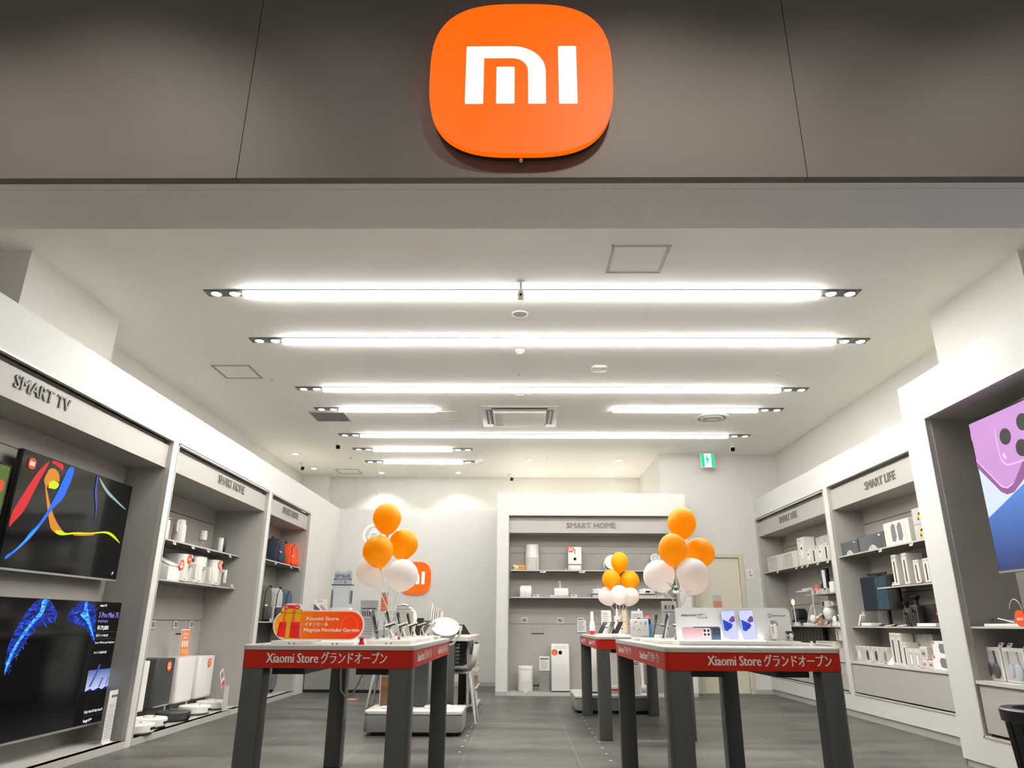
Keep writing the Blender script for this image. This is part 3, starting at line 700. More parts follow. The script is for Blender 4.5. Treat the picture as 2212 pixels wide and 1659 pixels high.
M().box(-.197, 2.457, f+.002, 11.72, .0, .046, 'rim_metal').build('plinth', t, world=True, smooth=0)

# ================================================================== DISPLAY TABLES
def table(label, x0, x1, y0, y1, top=.892, long_text=True, front_text=True):
    cx, cy_ = (x0+x1)/2, (y0+y1)/2; a, c = (x1-x0)/2, (y1-y0)/2
    t = thing('display_table', label, 'table', (cx, cy_, 0), group='red banded display tables')
    M().rbox(-a, a, -c, c, top-.006, top, 'table_white', .055, 6).rbox(-a, a, -c, c, top-.024, top-.006, 'table_edge', .055, 6).build('tabletop', t)
    b = M(); zb, zt = .780, top-.024
    pts = rrect(-a+.003, a-.003, -c+.003, c-.003, .05, 6); inn = rrect(-a+.016, a-.016, -c+.016, c-.016, .042, 6); n = len(pts)
    bm = b.bm; i = b._mi('band_red')
    rings = [[bm.verts.new((p[0], p[1], z)) for p in q] for q, z in ((pts, zb), (pts, zt), (inn, zt), (inn, zb))]
    for r0, r1 in zip(rings, rings[1:]+rings[:1]):
        for k in range(n): bm.faces.new((r0[k], r0[(k+1) % n], r1[(k+1) % n], r1[k])).material_index = i
    band = b.build('banner_band', t)
    S = 'Xiaomi Store グランドオープン'
    # each side carries the greeting
    def put(T, wid, sz, L=None):
        q = M(T)
        for off in (L or (0,)):
            q.text('Xiaomi Store ', off-wid/2, -.0008, .806, sz*1.06, 'band_text', width=wid*.43, bold=.0016)
            q.text('グランドオープン', off-wid/2+wid*.455, -.0008, .806, sz, 'band_text', width=wid*.545, bold=.0012)
        return q
    if front_text: 
        off, wid, sz = front_text
        put(Matrix.Translation((0, -c+.003, 0)), wid, sz, (off,)).build('lettering', band)
    for s in (-1, 1):
        T = Matrix.Translation((s*(a-.003), 0, 0)) @ Matrix.Rotation(R(90*s), 4, 'Z')
        put(T, .64, .058, (-.5, .5)).build('lettering', band)
    M().box(-a+.03, a-.03, -c+.03, c-.03, top-.055, top-.025, 'dark_grey').build('apron', t, smooth=0)
    for k, (sx, sy_) in enumerate(((-1, -1), (1, -1), (-1, 1), (1, 1))):
        w_ = .118
        X0, X1 = sorted((sx*(a-.006), sx*(a-.006-w_))); Y0, Y1 = sorted((sy_*(c-.006), sy_*(c-.006-w_)))
        # outer corner rounded, inner corner square
        r = .045; pts = []
        corners = [(X1, Y1, 0), (X0, Y1, 90), (X0, Y0, 180), (X1, Y0, 270)]
        for (px, py, a0) in corners:
            outer = (abs(px) > a-.02) and (abs(py) > c-.02); rr = r if outer else .006
            ccx = px-rr if px == X1 else px+rr; ccy = py-rr if py == Y1 else py+rr
            for j in range(6 if outer else 3):
                an = R(a0+90*j/(5 if outer else 2)); pts.append((ccx+rr*math.cos(an), ccy+rr*math.sin(an)))
        M().prism(pts, .006, zb+.01, 'leg_grey').prism([(p[0]*.996, p[1]*.998) for p in pts], 0, .006, 'black').build('leg', t)
    for bxx in (-.22, .22):
        M().box(bxx-.085, bxx+.085, -c+.10, c-.25, .745, .80, 'black').build('cable_tray', t, smooth=0)
    return t
table('red banded display table carrying the gift box shaped sign', -1.442, -.548, 3.87, 5.87, front_text=(.0, .62, .063))
table('red banded display table carrying the phone launch panel', .742, 1.652, 3.87, 5.90, front_text=(.075, .63, .063))
table('red banded display table farther back, carrying the smallest balloon cluster', .722, 1.622, 7.10, 9.10, front_text=None)

# ================================================================== TELEVISIONS AND SCREENS
def tv(label, x, y, z, w, h, rz, art, name='television', depth=.05):
    t = thing(name, label, 'television', (x, y, z), rz)
    M().box(-w/2, w/2, .008, depth, 0, h, 'black', .004).build('casing', t)
    M().box(-w/2, w/2, 0, .008, 0, .016, 'mid_grey').build('bottom_bar', t)
    b = M(); b.box(-w/2+.004, w/2-.004, .002, .009, .012, h-.004, 'black_gloss'); art(b); b.build('screen', t)
    M().box(-.25, .25, depth, depth+.08, h*.3, h*.7, 'black').build('wall_bracket', t)
    return t
def soft(p, n=2):
    for _ in range(n): p = [q for i in range(len(p)) for q in ((p[i][0]*.75+p[(i+1) % len(p)][0]*.25, p[i][1]*.75+p[(i+1) % len(p)][1]*.25), (p[i][0]*.25+p[(i+1) % len(p)][0]*.75, p[i][1]*.25+p[(i+1) % len(p)][1]*.75))]
    return p
def art_upper(b):
    P = [('s_red', [(-.443,.832),(-.506,.771),(-.563,.701),(-.625,.591),(-.700,.442),(-.727,.391),(-.729,.272),(-.683,.334),(-.627,.389),(-.582,.481),(-.545,.585),(-.492,.716)]),
     ('s_red', [(-.436,.83),(-.28,.832),(-.277,.775),(-.324,.791),(-.382,.805),(-.422,.804)]),
     ('s_orange', [(-.456,.723),(-.44,.759),(-.4,.775),(-.352,.77),(-.307,.739),(-.287,.683),(-.325,.691),(-.39,.678),(-.421,.636),(-.422,.607),(-.464,.65),(-.474,.68)]),
     ('s_lime', [(-.409,.667),(-.359,.688),(-.298,.681),(-.289,.654),(-.324,.621),(-.371,.624),(-.408,.617)]),
     ('s_orange', [(-.454,.637),(-.417,.608),(-.37,.537),(-.33,.486),(-.268,.423),(-.205,.374),(-.131,.333),(-.091,.319),(-.142,.295),(-.21,.305),(-.282,.332),(-.318,.388),(-.358,.453),(-.392,.519)]),
     ('s_lime', [(-.23,.33),(-.131,.333),(-.091,.319),(.036,.346),(.214,.36),(.343,.383),(.444,.402),(.525,.402),(.609,.379),(.732,.314),(.601,.357),(.502,.383),(.414,.384),(.298,.362),(.158,.344),(.009,.326),(-.142,.295),(-.21,.305)]),
     ('s_orange', [(.009,.326),(.158,.344),(.298,.362),(.298,.352),(.158,.329),(.009,.314)]),
     ('s_blue', [(-.217,.829),(-.138,.832),(-.152,.747),(-.167,.684),(-.211,.564),(-.266,.518),(-.317,.467),(-.352,.404),(-.405,.334),(-.464,.258),(-.541,.181),(-.634,.107),(-.695,.063),(-.705,.09),(-.625,.137),(-.548,.201),(-.511,.272),(-.438,.336),(-.38,.422),(-.334,.514),(-.288,.617),(-.248,.743)]),
     ('s_cyan', [(-.40,.36),(-.464,.272),(-.541,.195),(-.634,.118),(-.63,.128),(-.545,.212),(-.47,.29)]),
     ('s_teal', [(.189,.831),(.258,.796),(.347,.747),(.501,.691),(.728,.617),(.628,.636),(.492,.673),(.377,.703),(.29,.745),(.222,.797)]),
     ('s_violet', [(.167,.832),(.189,.831),(.197,.728),(.256,.578),(.26,.483),(.255,.42),(.255,.498),(.236,.575),(.175,.692),(.171,.771)])]
    for k, (m, p) in enumerate(P): b.poly(soft(p), .0018-.0004*k, m, th=.0003)
    b.prism(rrect(-.684, -.601, .716, .796, .03, 5), -.004, -.003, 's_logo', 'y'); logo(b, -.6425, -.0045, .755, .085, 's_white')
    for k in range(4): b.poly([(.655+.007*k, .05+.006*k), (.659+.007*k, .05+.006*k), (.664+.007*k, .082-.004*k), (.660+.007*k, .082-.004*k)], -.003, 's_white', th=.0003)
tv('upper wall television showing red, orange and blue ribbons of paint', -3.57, 5.665, 1.335, 1.498, .845, LW, art_upper)
def art_lower(b):
    L = [(-.37,.962),(-.223,.962),(-.175,.923),(-.096,.868),(-.089,.828),(-.181,.788),(-.303,.772),(-.365,.705),(-.421,.624),(-.482,.568),(-.514,.498),(-.536,.435),(-.558,.5),(-.573,.607),(-.558,.693),(-.518,.773),(-.458,.87)]
    LC = [(-.313,.96),(-.25,.96),(-.254,.905),(-.277,.842),(-.348,.795),(-.409,.728),(-.475,.648),(-.511,.555),(-.54,.478),(-.543,.457),(-.553,.486),(-.535,.591),(-.492,.663),(-.438,.743),(-.368,.818),(-.3,.873)]
    Q = [(.163,.96),(.324,.96),(.394,.901),(.434,.831),(.434,.761),(.474,.691),(.474,.622),(.391,.701),(.293,.762),(.164,.787),(.027,.812),(.046,.878),(.092,.912)]
    QC = [(.232,.96),(.27,.96),(.274,.907),(.345,.813),(.411,.735),(.476,.639),(.379,.736),(.291,.813),(.185,.855),(.237,.881)]
    L, LC, Q, QC = soft(L), soft(LC), soft(Q), soft(QC)
    b.poly(L, .0016, 's_deepblue', th=.0003).poly(Q, .0016, 's_deepblue', th=.0003).poly(LC, .0012, 's_core', th=.0003).poly(QC, .0012, 's_core', th=.0003)
    rr = random.Random(3)
    for (pl, ang) in ((L, -.9), (Q, .8)):
        for k in range(48):
            i = rr.randrange(len(pl)); j = (i+1) % len(pl); f_ = rr.random(); c0 = pl[0]
            px = pl[i][0]*(1-f_)+pl[j][0]*f_; pz = pl[i][1]*(1-f_)+pl[j][1]*f_
            cx_ = sum(p[0] for p in pl)/len(pl); cz_ = sum(p[1] for p in pl)/len(pl); u = rr.random()*.5
            px = px*(1-u)+cx_*u; pz = pz*(1-u)+cz_*u
            if pz > .95 or pz < .03: continue
            dx = rr.uniform(.008, .022); dz = dx*ang*rr.uniform(.3, 1.6)
            if pz+abs(dz) > .955: continue
            b.poly([(px, pz), (px+dx, pz+dz), (px+dx, pz+dz+.003), (px, pz+.004)], .0008, 's_blue' if k % 4 else 's_cyan', th=.0003)
    b.poly([(.46,.267),(.817,.267),(.817,.427),(.46,.427)], .0014, 's_pic', th=.0003)
    for q in ([(.50,.30),(.53,.30),(.60,.41),(.62,.46),(.60,.47),(.565,.40)], [(.64,.29),(.66,.29),(.70,.36),(.68,.36)], [(.745,.30),(.758,.30),(.775,.36),(.762,.36)]): b.poly(q, .0008, 's_violet', th=.0003)
    b.poly([(.46,.267),(.53,.285),(.57,.268),(.65,.285),(.7,.268),(.76,.29),(.817,.275),(.817,.267)], .0008, 's_deepblue', th=.0003)
    y = .0012
    b.text('xiaomi TV', .456, y, .925, .028, 's_white', width=.10, ext=.0002, bold=.0008)
    b.text('S Pro Mini 75', .465, y, .838, .062, 's_lavtext', width=.30, ext=.0002, bold=.001)
    b.text('4K QD-MiniLED', .462, y, .800, .026, 's_lavtext', width=.15, ext=.0002)
    b.text('¥179,800', .472, y, .74, .048, 's_white', width=.165, ext=.0002, bold=.001)
    b.text('量子ドット×MiniLED', .474, y, .686, .026, 's_white', width=.18, ext=.0002)
    b.text('Up to 1700 nits peak brightness', .480, y, .632, .022, 's_white', width=.29, ext=.0002)
    b.text('75インチ 大画面4K対応', .487, y, .553, .022, 's_white', width=.19, ext=.0002)
    b.text('Dolby Vision® Dolby Atmos®', .506, y, .10, .030, 's_white', width=.26, ext=.0002)
    b.text('Google TV™', .513, y, .033, .030, 's_white', width=.115, ext=.0002, bold=.001)
    for z in (.722, .668): b.poly([(.474, z), (.81, z), (.81, z+.0015), (.474, z+.0015)], y, 'mid_grey', th=.0002)
    b.poly([(.51, .078), (.81, .078), (.81, .0795), (.51, .0795)], y, 'mid_grey', th=.0002)
tv('lower wall television with blue light streaks and the price 179,800', -3.52, 5.70, .195, 1.68, .965, LW, art_lower)
def art_green(b):
    b.poly([(-.67, .03), (.69, .03), (.69, .78), (-.67, .78)], .0016, 's_green', th=.0003)
    b.prism(rrect(.60, .668, .60, .68, .025, 5), 0, .001, 's_logo', 'y')
tv('upper wall television with green picture, cut off by the photo\'s edge', -3.57, 4.13, 1.24, 1.42, .80, LW, art_green)
def art_big(b):
    b.poly([(-.925,.02),(.925,.02),(.925,1.14),(-.925,1.14)], .0016, 's_paleblue', th=.0003)
    b.poly([(-.927,1.14),(-.20,1.14),(-.20,.95),(-.436,.673),(-.575,.595),(-.653,.565),(-.709,.602),(-.925,.844)], .0010, 's_lilac', th=.0003)
    b.poly([(-.927,.846),(-.708,.607),(-.647,.582),(-.575,.60),(-.20,.95),(-.20,.88),(-.455,.616),(-.585,.544),(-.661,.539),(-.721,.568),(-.927,.79)], .0004, 's_lilac_lo', th=.0003)
    b.poly([(-.927,.856),(-.705,.614),(-.647,.590),(-.58,.606),(-.58,.598),(-.647,.580),(-.71,.604),(-.927,.844)], -.0002, 's_lilac_hi', th=.0003)
    b.poly(rrect(-.655,-.20,.735,1.075,.09,6), -.0002, 's_lilac_hi', th=.0003).poly(rrect(-.645,-.20,.745,1.085,.085,6), -.0006, 's_lilac', th=.0003)
    for x, z in ((-.548,.945),(-.345,1.0),(-.408,.828)): b.disc(x, -.0010, z, .061, 's_lens', th=.0004)
    b.prism([(-.625,.822),(-.60,.838),(-.578,.80),(-.60,.785)], -.0014, -.0010, 's_lilac_hi', 'y')
    b.poly([(-.925,.404),(-.466,.583),(.925,1.13),(.925,.02),(-.925,.02)], -.0014, 's_rcblue', th=.0003)
tv('giant screen with a lilac phone and blue swoosh in the white framed recess', 3.55, 4.50, 1.375, 1.875, 1.165, RW, art_big, name='display_screen')
t = thing('spec_sheet_sign', 'tall white product sheet standing on the ledge below the lower television', 'sign', (-3.37, 6.36, .058), LW)
M().box(-.075, .075, .0, .05, 0, .008, 'white_plastic').build('foot', t)
b = M().box(-.06, .068, .02, .024, .008, .40, 'white_print').lines(-.045, .06, .03, .30, 16, .0195, 'ink_soft', .18)
for k in range(3): b.poly([(-.02+.03*k, .345), (0+.03*k, .345), (0+.03*k, .365), (-.02+.03*k, .365)], .0195, 'ink')
b.build('sheet', t)

# ================================================================== SMALL GENERIC THINGS
def price_tag(label, loc, rz, w=.062, h=.038, tilt=20., group='white price tags'):
    T = Matrix.Rotation(R(-tilt), 4, 'X')
    b = M(T).box(-w/2, w/2, -.006, 0, 0, h, 'white_plastic', .002, 1).poly([(-w/2+.006, .006), (w/2-.006, .006), (w/2-.006, h-.006), (-w/2+.006, h-.006)], -.0062, 'grey_print', th=.0004)
    b.poly([(-w/2+.012, h*.5), (w*.1, h*.5), (w*.1, h*.75), (-w/2+.012, h*.75)], -.0068, 'ink', th=.0003)
    return tag(b.build('price_tag'), label, 'price tag', group, loc, rz)
def sticker(parent, x, y, z, r, lines, loc_T=None):
    """round orange sale sticker"""
    b = M(loc_T) if loc_T is not None else M()
    b.disc(x, y, z, r, 'orange_sticker', .002, 28)
    n = len(lines)
    for k, s in enumerate(lines): b.text(s, x, y-.0022, z+(n/2-k-1)*r*.62+r*.12, r*.62, 'white_print', width=r*1.35 if len(s) > 1 else None, bold=.0008, align='CENTER', ext=.0004)
    o = b.build('sale_sticker', parent); o['label'] = 'round orange sale sticker'
    return o
def carton(label, loc, rz, w, d, h, m='carton', art=None, cat='box', name='product_box', group=None):
    b = M().box(-w/2, w/2, 0, d, 0, h, m, .0025, 1)
    t = thing(name, label, cat, loc, rz, group); b.build('carton', t)
    if art:
        q = M(); art(q, w, h); q.build('print', t)
    return t
def sheet_sign(label, loc, rz, w, h, m='white_print', art=None, foot=True, name='card_sign', th=.004, tilt=0., z0=.0):
    t = thing(name, label, 'sign', loc, rz)
    T = Matrix.Rotation(R(-tilt), 4, 'X')
    if foot: M().box(-w*.4, w*.4, -.015, .05, 0, .006, 'acrylic').build('foot', t)
    b = M(T).box(-w/2, w/2, 0, th, z0+.004, z0+h, m)
    if art: art(b)
    b.build('sheet', t)
    return t

# ================================================================== LEFT WALL, SMART HOME WITH APPLIANCES
Z1, Z2, ZP = 1.802, 1.407, .060
X1 = -3.64
t = thing('water_dispenser', 'slim white bottle shaped appliance cut by the white post on the upper shelf', 'appliance', (X1, 7.33, Z1), LW)
M().rbox(-.06, .06, 0, .10, 0, .20, 'white_plastic', .03, bev=.004).build('body', t); M().tube([(.03, .05, .20), (.05, .03, .225), (.075, .02, .225)], .008, 'light_grey').build('spout', t)
t = thing('kettle_jug', 'white tall jug with a flat side handle on the upper shelf', 'jug', (X1, 7.74, Z1), LW)
M().lathe([(.070, 0), (.072, .006), (.068, .185), (.066, .20), (.058, .208), (.056, .250), (.050, .255), (0, .255)], 'white_plastic', 28, c=(0, .075)).build('body', t)
M().tube([(-.062, .06, .23), (-.105, .05, .235), (-.115, .05, .215), (-.112, .05, .125), (-.10, .05, .115), (-.075, .06, .12)], .011, 'white_plastic').build('handle', t)
M().cyl(0, .075, .246, .258, .052, 'white_plastic', .048).build('lid', t)
t = thing('portable_blender', 'white bottle blender with clear base on the upper shelf', 'blender', (X1, 8.285, Z1), LW)
M().cyl(0, .05, 0, .10, .040, 'acrylic', .042).build('clear_cup', t)
M().lathe([(.044, .10), (.046, .105), (.046, .173), (.042, .177)], 'white_plastic', 24, c=(0, .05)).build('motor_body', t)
M().lathe([(.041, .177), (.041, .183), (.043, .185), (.043, .200), (.038, .206), (0, .206)], 'white_plastic', 24, c=(0, .05)).build('cap', t)
t = thing('drink_tumbler', 'plain cream cylinder bottle at the end of the upper shelf', 'bottle', (X1, 8.77, Z1), LW)
M().lathe([(.034, 0), (.036, .004), (.035, .17), (.030, .180), (0, .182)], 'warm_white_plastic', 24, c=(0, .04)).build('body', t)
t = thing('drink_tumbler', 'plain black cylinder bottle just behind the cream one on the upper shelf', 'bottle', (X1-.01, 8.88, Z1), LW)
M().lathe([(.034, 0), (.036, .004), (.035, .17), (.030, .180), (0, .182)], 'black', 24, c=(0, .04)).build('body', t)
# lower appliance shelf
t = thing('rice_cooker', 'white wide appliance with slanted lid and sale sticker at the near end of the shelf', 'rice cooker', (X1+.02, 7.58, Z2), LW)
M().prism([(-.0, 0), (.25, 0), (.25, .215), (.20, .235), (.0, .14)], -.14, .14, 'white_plastic', 'x', bev=.014).build('body', t)
M().prism([(.005, .150), (.20, .243), (.20, .250), (.005, .160)], -.12, .12, 'white_print', 'x').build('lid', t)
M().box(.02, .05, .19, .20, .238, .252, 'dark_grey').build('vent', t)
sticker(t, .115, -.012, .17, .055, ['SALE', '開催中'])
AF = [(7.93, .30, 'white air fryer with plain round orange sticker, nearest of the three', ['NEW'], True), (8.30, .305, 'white air fryer without a sticker, middle of the three', None, False),
      (8.755, .305, 'white air fryer with SALE style sticker, farthest of the three', ['今だけ', '特価'], True)]
for y_, h_, lb, st, dark in AF:
    t = thing('air_fryer', lb, 'air fryer', (X1, y_, Z2), LW, 'white air fryers')
    M().rbox(-.135, .135, 0, .27, .012, h_, 'white_plastic', .075, 6, bev=.012).cyl(-.09, .06, 0, .014, .018, 'dark_grey').cyl(.09, .06, 0, .014, .018, 'dark_grey').cyl(0, .22, 0, .014, .018, 'dark_grey').build('body', t)
    M().rbox(-.115, .115, -.006, .10, .018, .195, 'warm_white_plastic', .06, 6).build('basket_drawer', t)
    M().rbox(-.020, .020, -.046, .01, .165, .197, 'light_grey', .008).rbox(-.015, .015, -.095, -.062, .04, .195, 'white_plastic', .008, bev=.004).box(-.014, .014, -.07, -.02, .170, .194, 'white_plastic').build('handle', t)
    if dark: M().disc(.075, -.001, h_-.055, .022, 'black_gloss', .004).build('control_dial', t)
    else:
        M().disc(.06, -.001, .235, .013, 'light_grey', .006).disc(.06, -.001, .195, .013, 'light_grey', .006).build('control_dial', t)
    if st: sticker(t, -.01, -.006, h_-.055, .052, st)
for y_, lb in ((7.40, 'price tag on the upper shelf edge beside the white post, left of the jug'), (7.84, 'price tag on the upper shelf edge below the jug'), (8.24, 'price tag on the upper shelf edge below the clear based blender'), (8.88, 'price tag on the upper shelf edge below the cream bottle')):
    price_tag(lb, (-3.578, y_, 1.757), LW)
for y_, lb in ((7.72, 'price tag at the foot of the rice cooker'), (8.08, 'price tag at the foot of the middle air fryer'), (8.53, 'price tag at the foot of the farthest air fryer'), (9.03, 'price tag alone at the far end of the appliance shelf')):
    price_tag(lb, (-3.565, y_, 1.408), LW)
for y_, lb in ((7.97, 'framed price tag on the back panel nearest the white post, above the robot stations'), (8.49, 'framed price tag on the back panel, middle of three above the robot stations'), (8.90, 'framed price tag on the back panel, last of three above the robot stations')):
    t = thing('price_display', lb, 'price tag', (-3.958, y_, .93), LW, 'framed price tags on the appliance wall')
    M().box(-.05, .05, -.012, 0, 0, .085, 'white_plastic', .003, 1).build('frame', t); M().poly([(-.04, .014), (.04, .014), (.04, .075), (-.04, .075)], -.0122, 'grey_print').lines(-.034, .034, .02, .07, 4, -.0136, 'ink', .4).build('display', t)
# robot vacuum stations and robots
def station(label, y, w, d, h, m, st=None, x=X1, open_h=.12, name='robot_vacuum_station'):
    t = thing(name, label, 'robot vacuum station', (x, y, ZP), LW, 'robot vacuum stations')
    M().rbox(-w/2, w/2, .03, d, open_h, h, m, .03, 5, bev=.008).build('tower', t)
    M().box(-w/2+.005, w/2-.005, .12, d, 0, open_h, m).box(-w/2+.02, w/2-.02, .08, .125, .01, open_h-.005, 'dark_grey').build('dock', t)
    M().prism([(-.12, .002), (.14, .002), (.14, .022), (-.10, .008)], -w/2+.01, w/2-.01, 'light_grey' if m != 'tower_grey' else 'dark_grey', 'x').build('ramp', t)
    M().box(-w/2+.03, w/2-.03, .026, .031, open_h+.005, open_h+.016, 'silver' if m == 'tower_grey' else 'light_grey').build('trim_strip', t)
    if st: sticker(t, .05, .026, h-.075, .048, st)
    return t
station('tall white robot vacuum station beside the white post, partly hidden by it', 7.385, .21, .36, .575, 'white_plastic')
station('black robot vacuum station with round orange sticker', 7.83, .40, .42, .58, 'tower_grey', ['今だけ', '特価'])
station('white robot vacuum station with an orange placard on its top', 8.33, .42, .42, .575, 'white_plastic')
station('white robot vacuum station with round orange sticker, farthest from the entrance', 8.85, .42, .42, .565, 'white_plastic', ['30%', 'OFF'])
def robot(label, x, y, z, m, rz=LW, r=.165, turret='orange', group='robot vacuums'):
    t = thing('robot_vacuum', label, 'robot vacuum', (x, y, z), rz, group)
    M().lathe([(r-.012, .012), (r, .024), (r, .078), (r-.006, .086), (r-.03, .090), (0, .092)], m, 40).build('body', t)
    M().lathe([(r-.014, .0), (r-.012, .014), (0, .014)], 'black', 32).build('base', t)
    M().lathe([(.052, .09), (.050, .100), (.045, .104), (0, .104)], m, 24).box(-.02, .02, -.052, -.048, .093, .10, 'copper').build('turret', t)
    M().box(-.035, .035, -r-.003, -r+.01, .035, .06, 'black_gloss', .004, 1).build('front_sensor', t)
    M().box(r-.014, r+.003, -.04, .0, .028, .055, 'black_gloss').build('side_sensor', t)
    return t
robot('white robot vacuum half hidden behind the white post on the floor ledge', -3.42, 6.86, ZP, 'white_plastic')
robot('white robot vacuum with copper lidar in front of the first white station', -3.50, 7.265, ZP, 'white_plastic')
robot('black robot vacuum docked at the black station', -3.51, 7.79, ZP, 'tower_grey')
robot('white robot vacuum docked at the station with the orange placard', -3.53, 8.33, ZP, 'white_plastic')
robot('white robot vacuum beside the metal end bracket, farthest from the entrance', -3.55, 8.80, ZP, 'white_plastic')
def art_promo(b):
    b.box(-.10, .10, -.001, 0, .01, .28, 'orange_poster')
    b.text('SPECIAL', 0, -.002, .225, .032, 'white_print', width=.13, bold=.0006, align='CENTER'); b.text('PRICE', 0, -.002, .19, .032, 'white_print', width=.11, bold=.0006, align='CENTER')
    for k in range(3): b.poly([(-.08+.055*k, .10), (-.045+.055*k, .11), (-.04+.055*k, .17), (-.075+.055*k, .165)], -.001, 'white_print')
    b.disc(-.05, -.001, .06, .03, 'yellow'); b.lines(.0, .09, .03, .08, 3, -.001, 'white_print')
sheet_sign('orange promotional placard standing on the white robot vacuum station', (-3.70, 8.27, .637), LW, .21, .29, 'white_print', art_promo, tilt=4)
t = thing('end_bracket', 'grey metal end bracket standing at the far end of the robot vacuum ledge', 'bracket', (-3.33, 8.62, ZP))
M().box(0, .004, -.04, .10, 0, .26, 'light_grey').box(-.06, .06, .06, .10, 0, .006, 'light_grey').build('plate', t)
t = thing('leaning_card', 'tilted white and red price card above the metal end bracket', 'price card', (-3.36, 8.62, .318), LW)
T = Matrix.Rotation(R(-32), 4, 'Y')
M(T).box(-.045, .045, 0, .004, 0, .20, 'white_print').poly([(-.035, .008), (.035, .008), (.035, .06), (-.035, .06)], -.0005, 'red_gift').poly([(-.035, .10), (.035, .10), (.035, .18), (-.035, .18)], -.0005, 'grey_print').lines(-.03, .03, .11, .175, 5, -.002, 'ink', .4, T=None).build('card', t)

# ================================================================== LEFT WALL, BACKPACKS AND SUITCASES
def backpack(label, y, z, m, w=.29, h=.40, d=.20, x=-3.42, dark_low=None, strap=True, group='backpacks'):
    t = thing('backpack', label, 'backpack', (x, y, z), LW, group)
    prof = [(-w*.46, 0), (w*.46, 0), (w*.5, .03), (w*.5, h*.62), (w*.44, h*.86), (w*.25, h*.98), (0, h), (-w*.25, h*.98), (-w*.44, h*.86), (-w*.5, h*.62), (-w*.5, .03)]
    M().prism(prof, 0.015, d, m, 'y', bev=.028).build('body', t)
    q = dark_low or m
    M().rbox(-w*.42, w*.42, -.012, .05, .02, h*.42, q, .035, 4, axis='y', bev=.012).build('front_pocket', t)
    M().tube([(-w*.40, .005, h*.45), (-w*.36, .004, h*.80), (-w*.18, .006, h*.93), (.0, .012, h*.965)], .006, 'black', 6).build('zipper', t)
    M().box(-w*.40, -w*.18, -.016, -.008, h*.42, h*.46, 'white_print').build('pull_tab', t)
    M().tube([(-.04, d*.8, h-.01), (-.035, d*.8, h+.03), (.035, d*.8, h+.03), (.04, d*.8, h-.01)], .010, 'black', 6).build('top_handle', t)
    if strap:
        for s in (-1, 1):
            M().tube([(s*.09, d, h*.9), (s*.13-.03, d+.05, h*.6), (s*.13-.03, d+.06, h*.3), (s*.10, d, .03)], .013, 'black', 6).build('shoulder_strap', t)
    return t
backpack('dark navy backpack with white tab on the upper bag shelf', 10.33, 1.803, 'navy_bag', .36, .345)
backpack('bright orange backpack on the upper bag shelf', 10.93, 1.803, 'orange_bag', .42, .335)
backpack('olive backpack with black bottom on the middle bag shelf, beside the white post', 9.98, 1.014, 'olive_bag', .38, .47, dark_low='black')
backpack('pale grey backpack with black bottom on the middle bag shelf', 10.46, 1.014, 'grey_bag', .36, .455, dark_low='black')
backpack('slate blue backpack on the middle bag shelf, farthest from the entrance', 10.90, 1.014, 'blue_bag', .36, .45, dark_low='navy_bag')
for y_, lb in ((9.97, 'price tag on the shelf edge below the navy backpack'), (10.66, 'price tag on the shelf edge below the orange backpack'), (11.07, 'price tag at the shelf end past the orange backpack')):
    price_tag(lb, (-3.372, y_, 1.758), LW)
price_tag('price tag lying on the edge of the middle bag shelf', (-3.385, 10.05, 1.014), LW)
def suitcase(label, y, x, m, h=.56, w=.38):
    t = thing('suitcase', label, 'suitcase', (x, y, ZP), LW, 'suitcases')
    b = M().rbox(-w/2, w/2, 0, .23, .05, h, m, .04, 5, axis='y', bev=.02)
    b.build('shell', t)
    b = M()
    for k in range(5): b.box(-w/2-.002, w/2+.002, -.002, .232, .12+k*.085, .126+k*.085, 'silver')
    b.build('rib', t)
    for sx in (-.14, .14):
        for yy_ in (.05, .18):
            M().cyl(0, 0, -.012, .012, .028, 'black', seg=16, T=Matrix.Translation((sx, yy_, .028)) @ Matrix.Rotation(R(90), 4, 'Y')).box(sx-.016, sx+.016, yy_-.016, yy_+.016, .03, .06, 'black').build('wheel', t)
    M().tube([(-.08, .11, h), (-.08, .11, h+.03), (.08, .11, h+.03), (.08, .11, h)], .012, 'black').build('top_handle', t)
    return t
suitcase('pale blue suitcase beside the white post on the floor ledge', 10.24, -3.46, 'suitcase_light')
suitcase('charcoal ribbed suitcase on the floor ledge, seen behind the gift sign table', 10.74, -3.50, 'suitcase_grey')

# ================================================================== RIGHT WALL, SMART LIFE NEXT TO THE DOOR
XA = 3.955
ZS1, ZS2, ZS3, ZL = 1.804, 1.407, 1.0, .614
g = 'boxed cameras on the shelf by the door'
def art_plain(q, w, h): q.poly([(-w*.45, h*.06), (w*.18, h*.06), (w*.18, h*.93), (-w*.45, h*.93)], -.0005, 'carton_grey'); q.lines(-w*.40, w*.14, h*.70, h*.9, 3, -.0016, 'ink_soft', .2); q.disc(w*.33, -.0005, h*.8, h*.04, 'ink_soft')
def art_bar(q, w, h): q.poly([(-w*.10, h*.08), (w*.10, h*.08), (w*.10, h*.78), (-w*.10, h*.78)], -.0005, 'ink'); q.lines(-w*.4, w*.1, h*.86, h*.95, 2, -.0005, 'ink_soft', .3); q.disc(w*.35, -.0005, h*.91, w*.06, 'ink')
def art_cam(q, w, h): q.poly(rrect(-w*.1, w*.25, h*.25, h*.75, w*.08), -.0005, 'white_print'); q.disc(w*.07, -.002, h*.6, w*.09, 'ink'); q.lines(-w*.4, w*.1, h*.85, h*.95, 2, -.0005, 'ink_soft', .3)
carton('wide plain white carton at the far end of the camera shelf', (XA, 11.31, ZS1), RW, .64, .18, .225, 'carton', art_plain, group=g)
carton('wide plain white carton, second from the far end of the camera shelf', (XA, 10.655, ZS1), RW, .57, .18, .222, 'carton', art_plain, group=g)
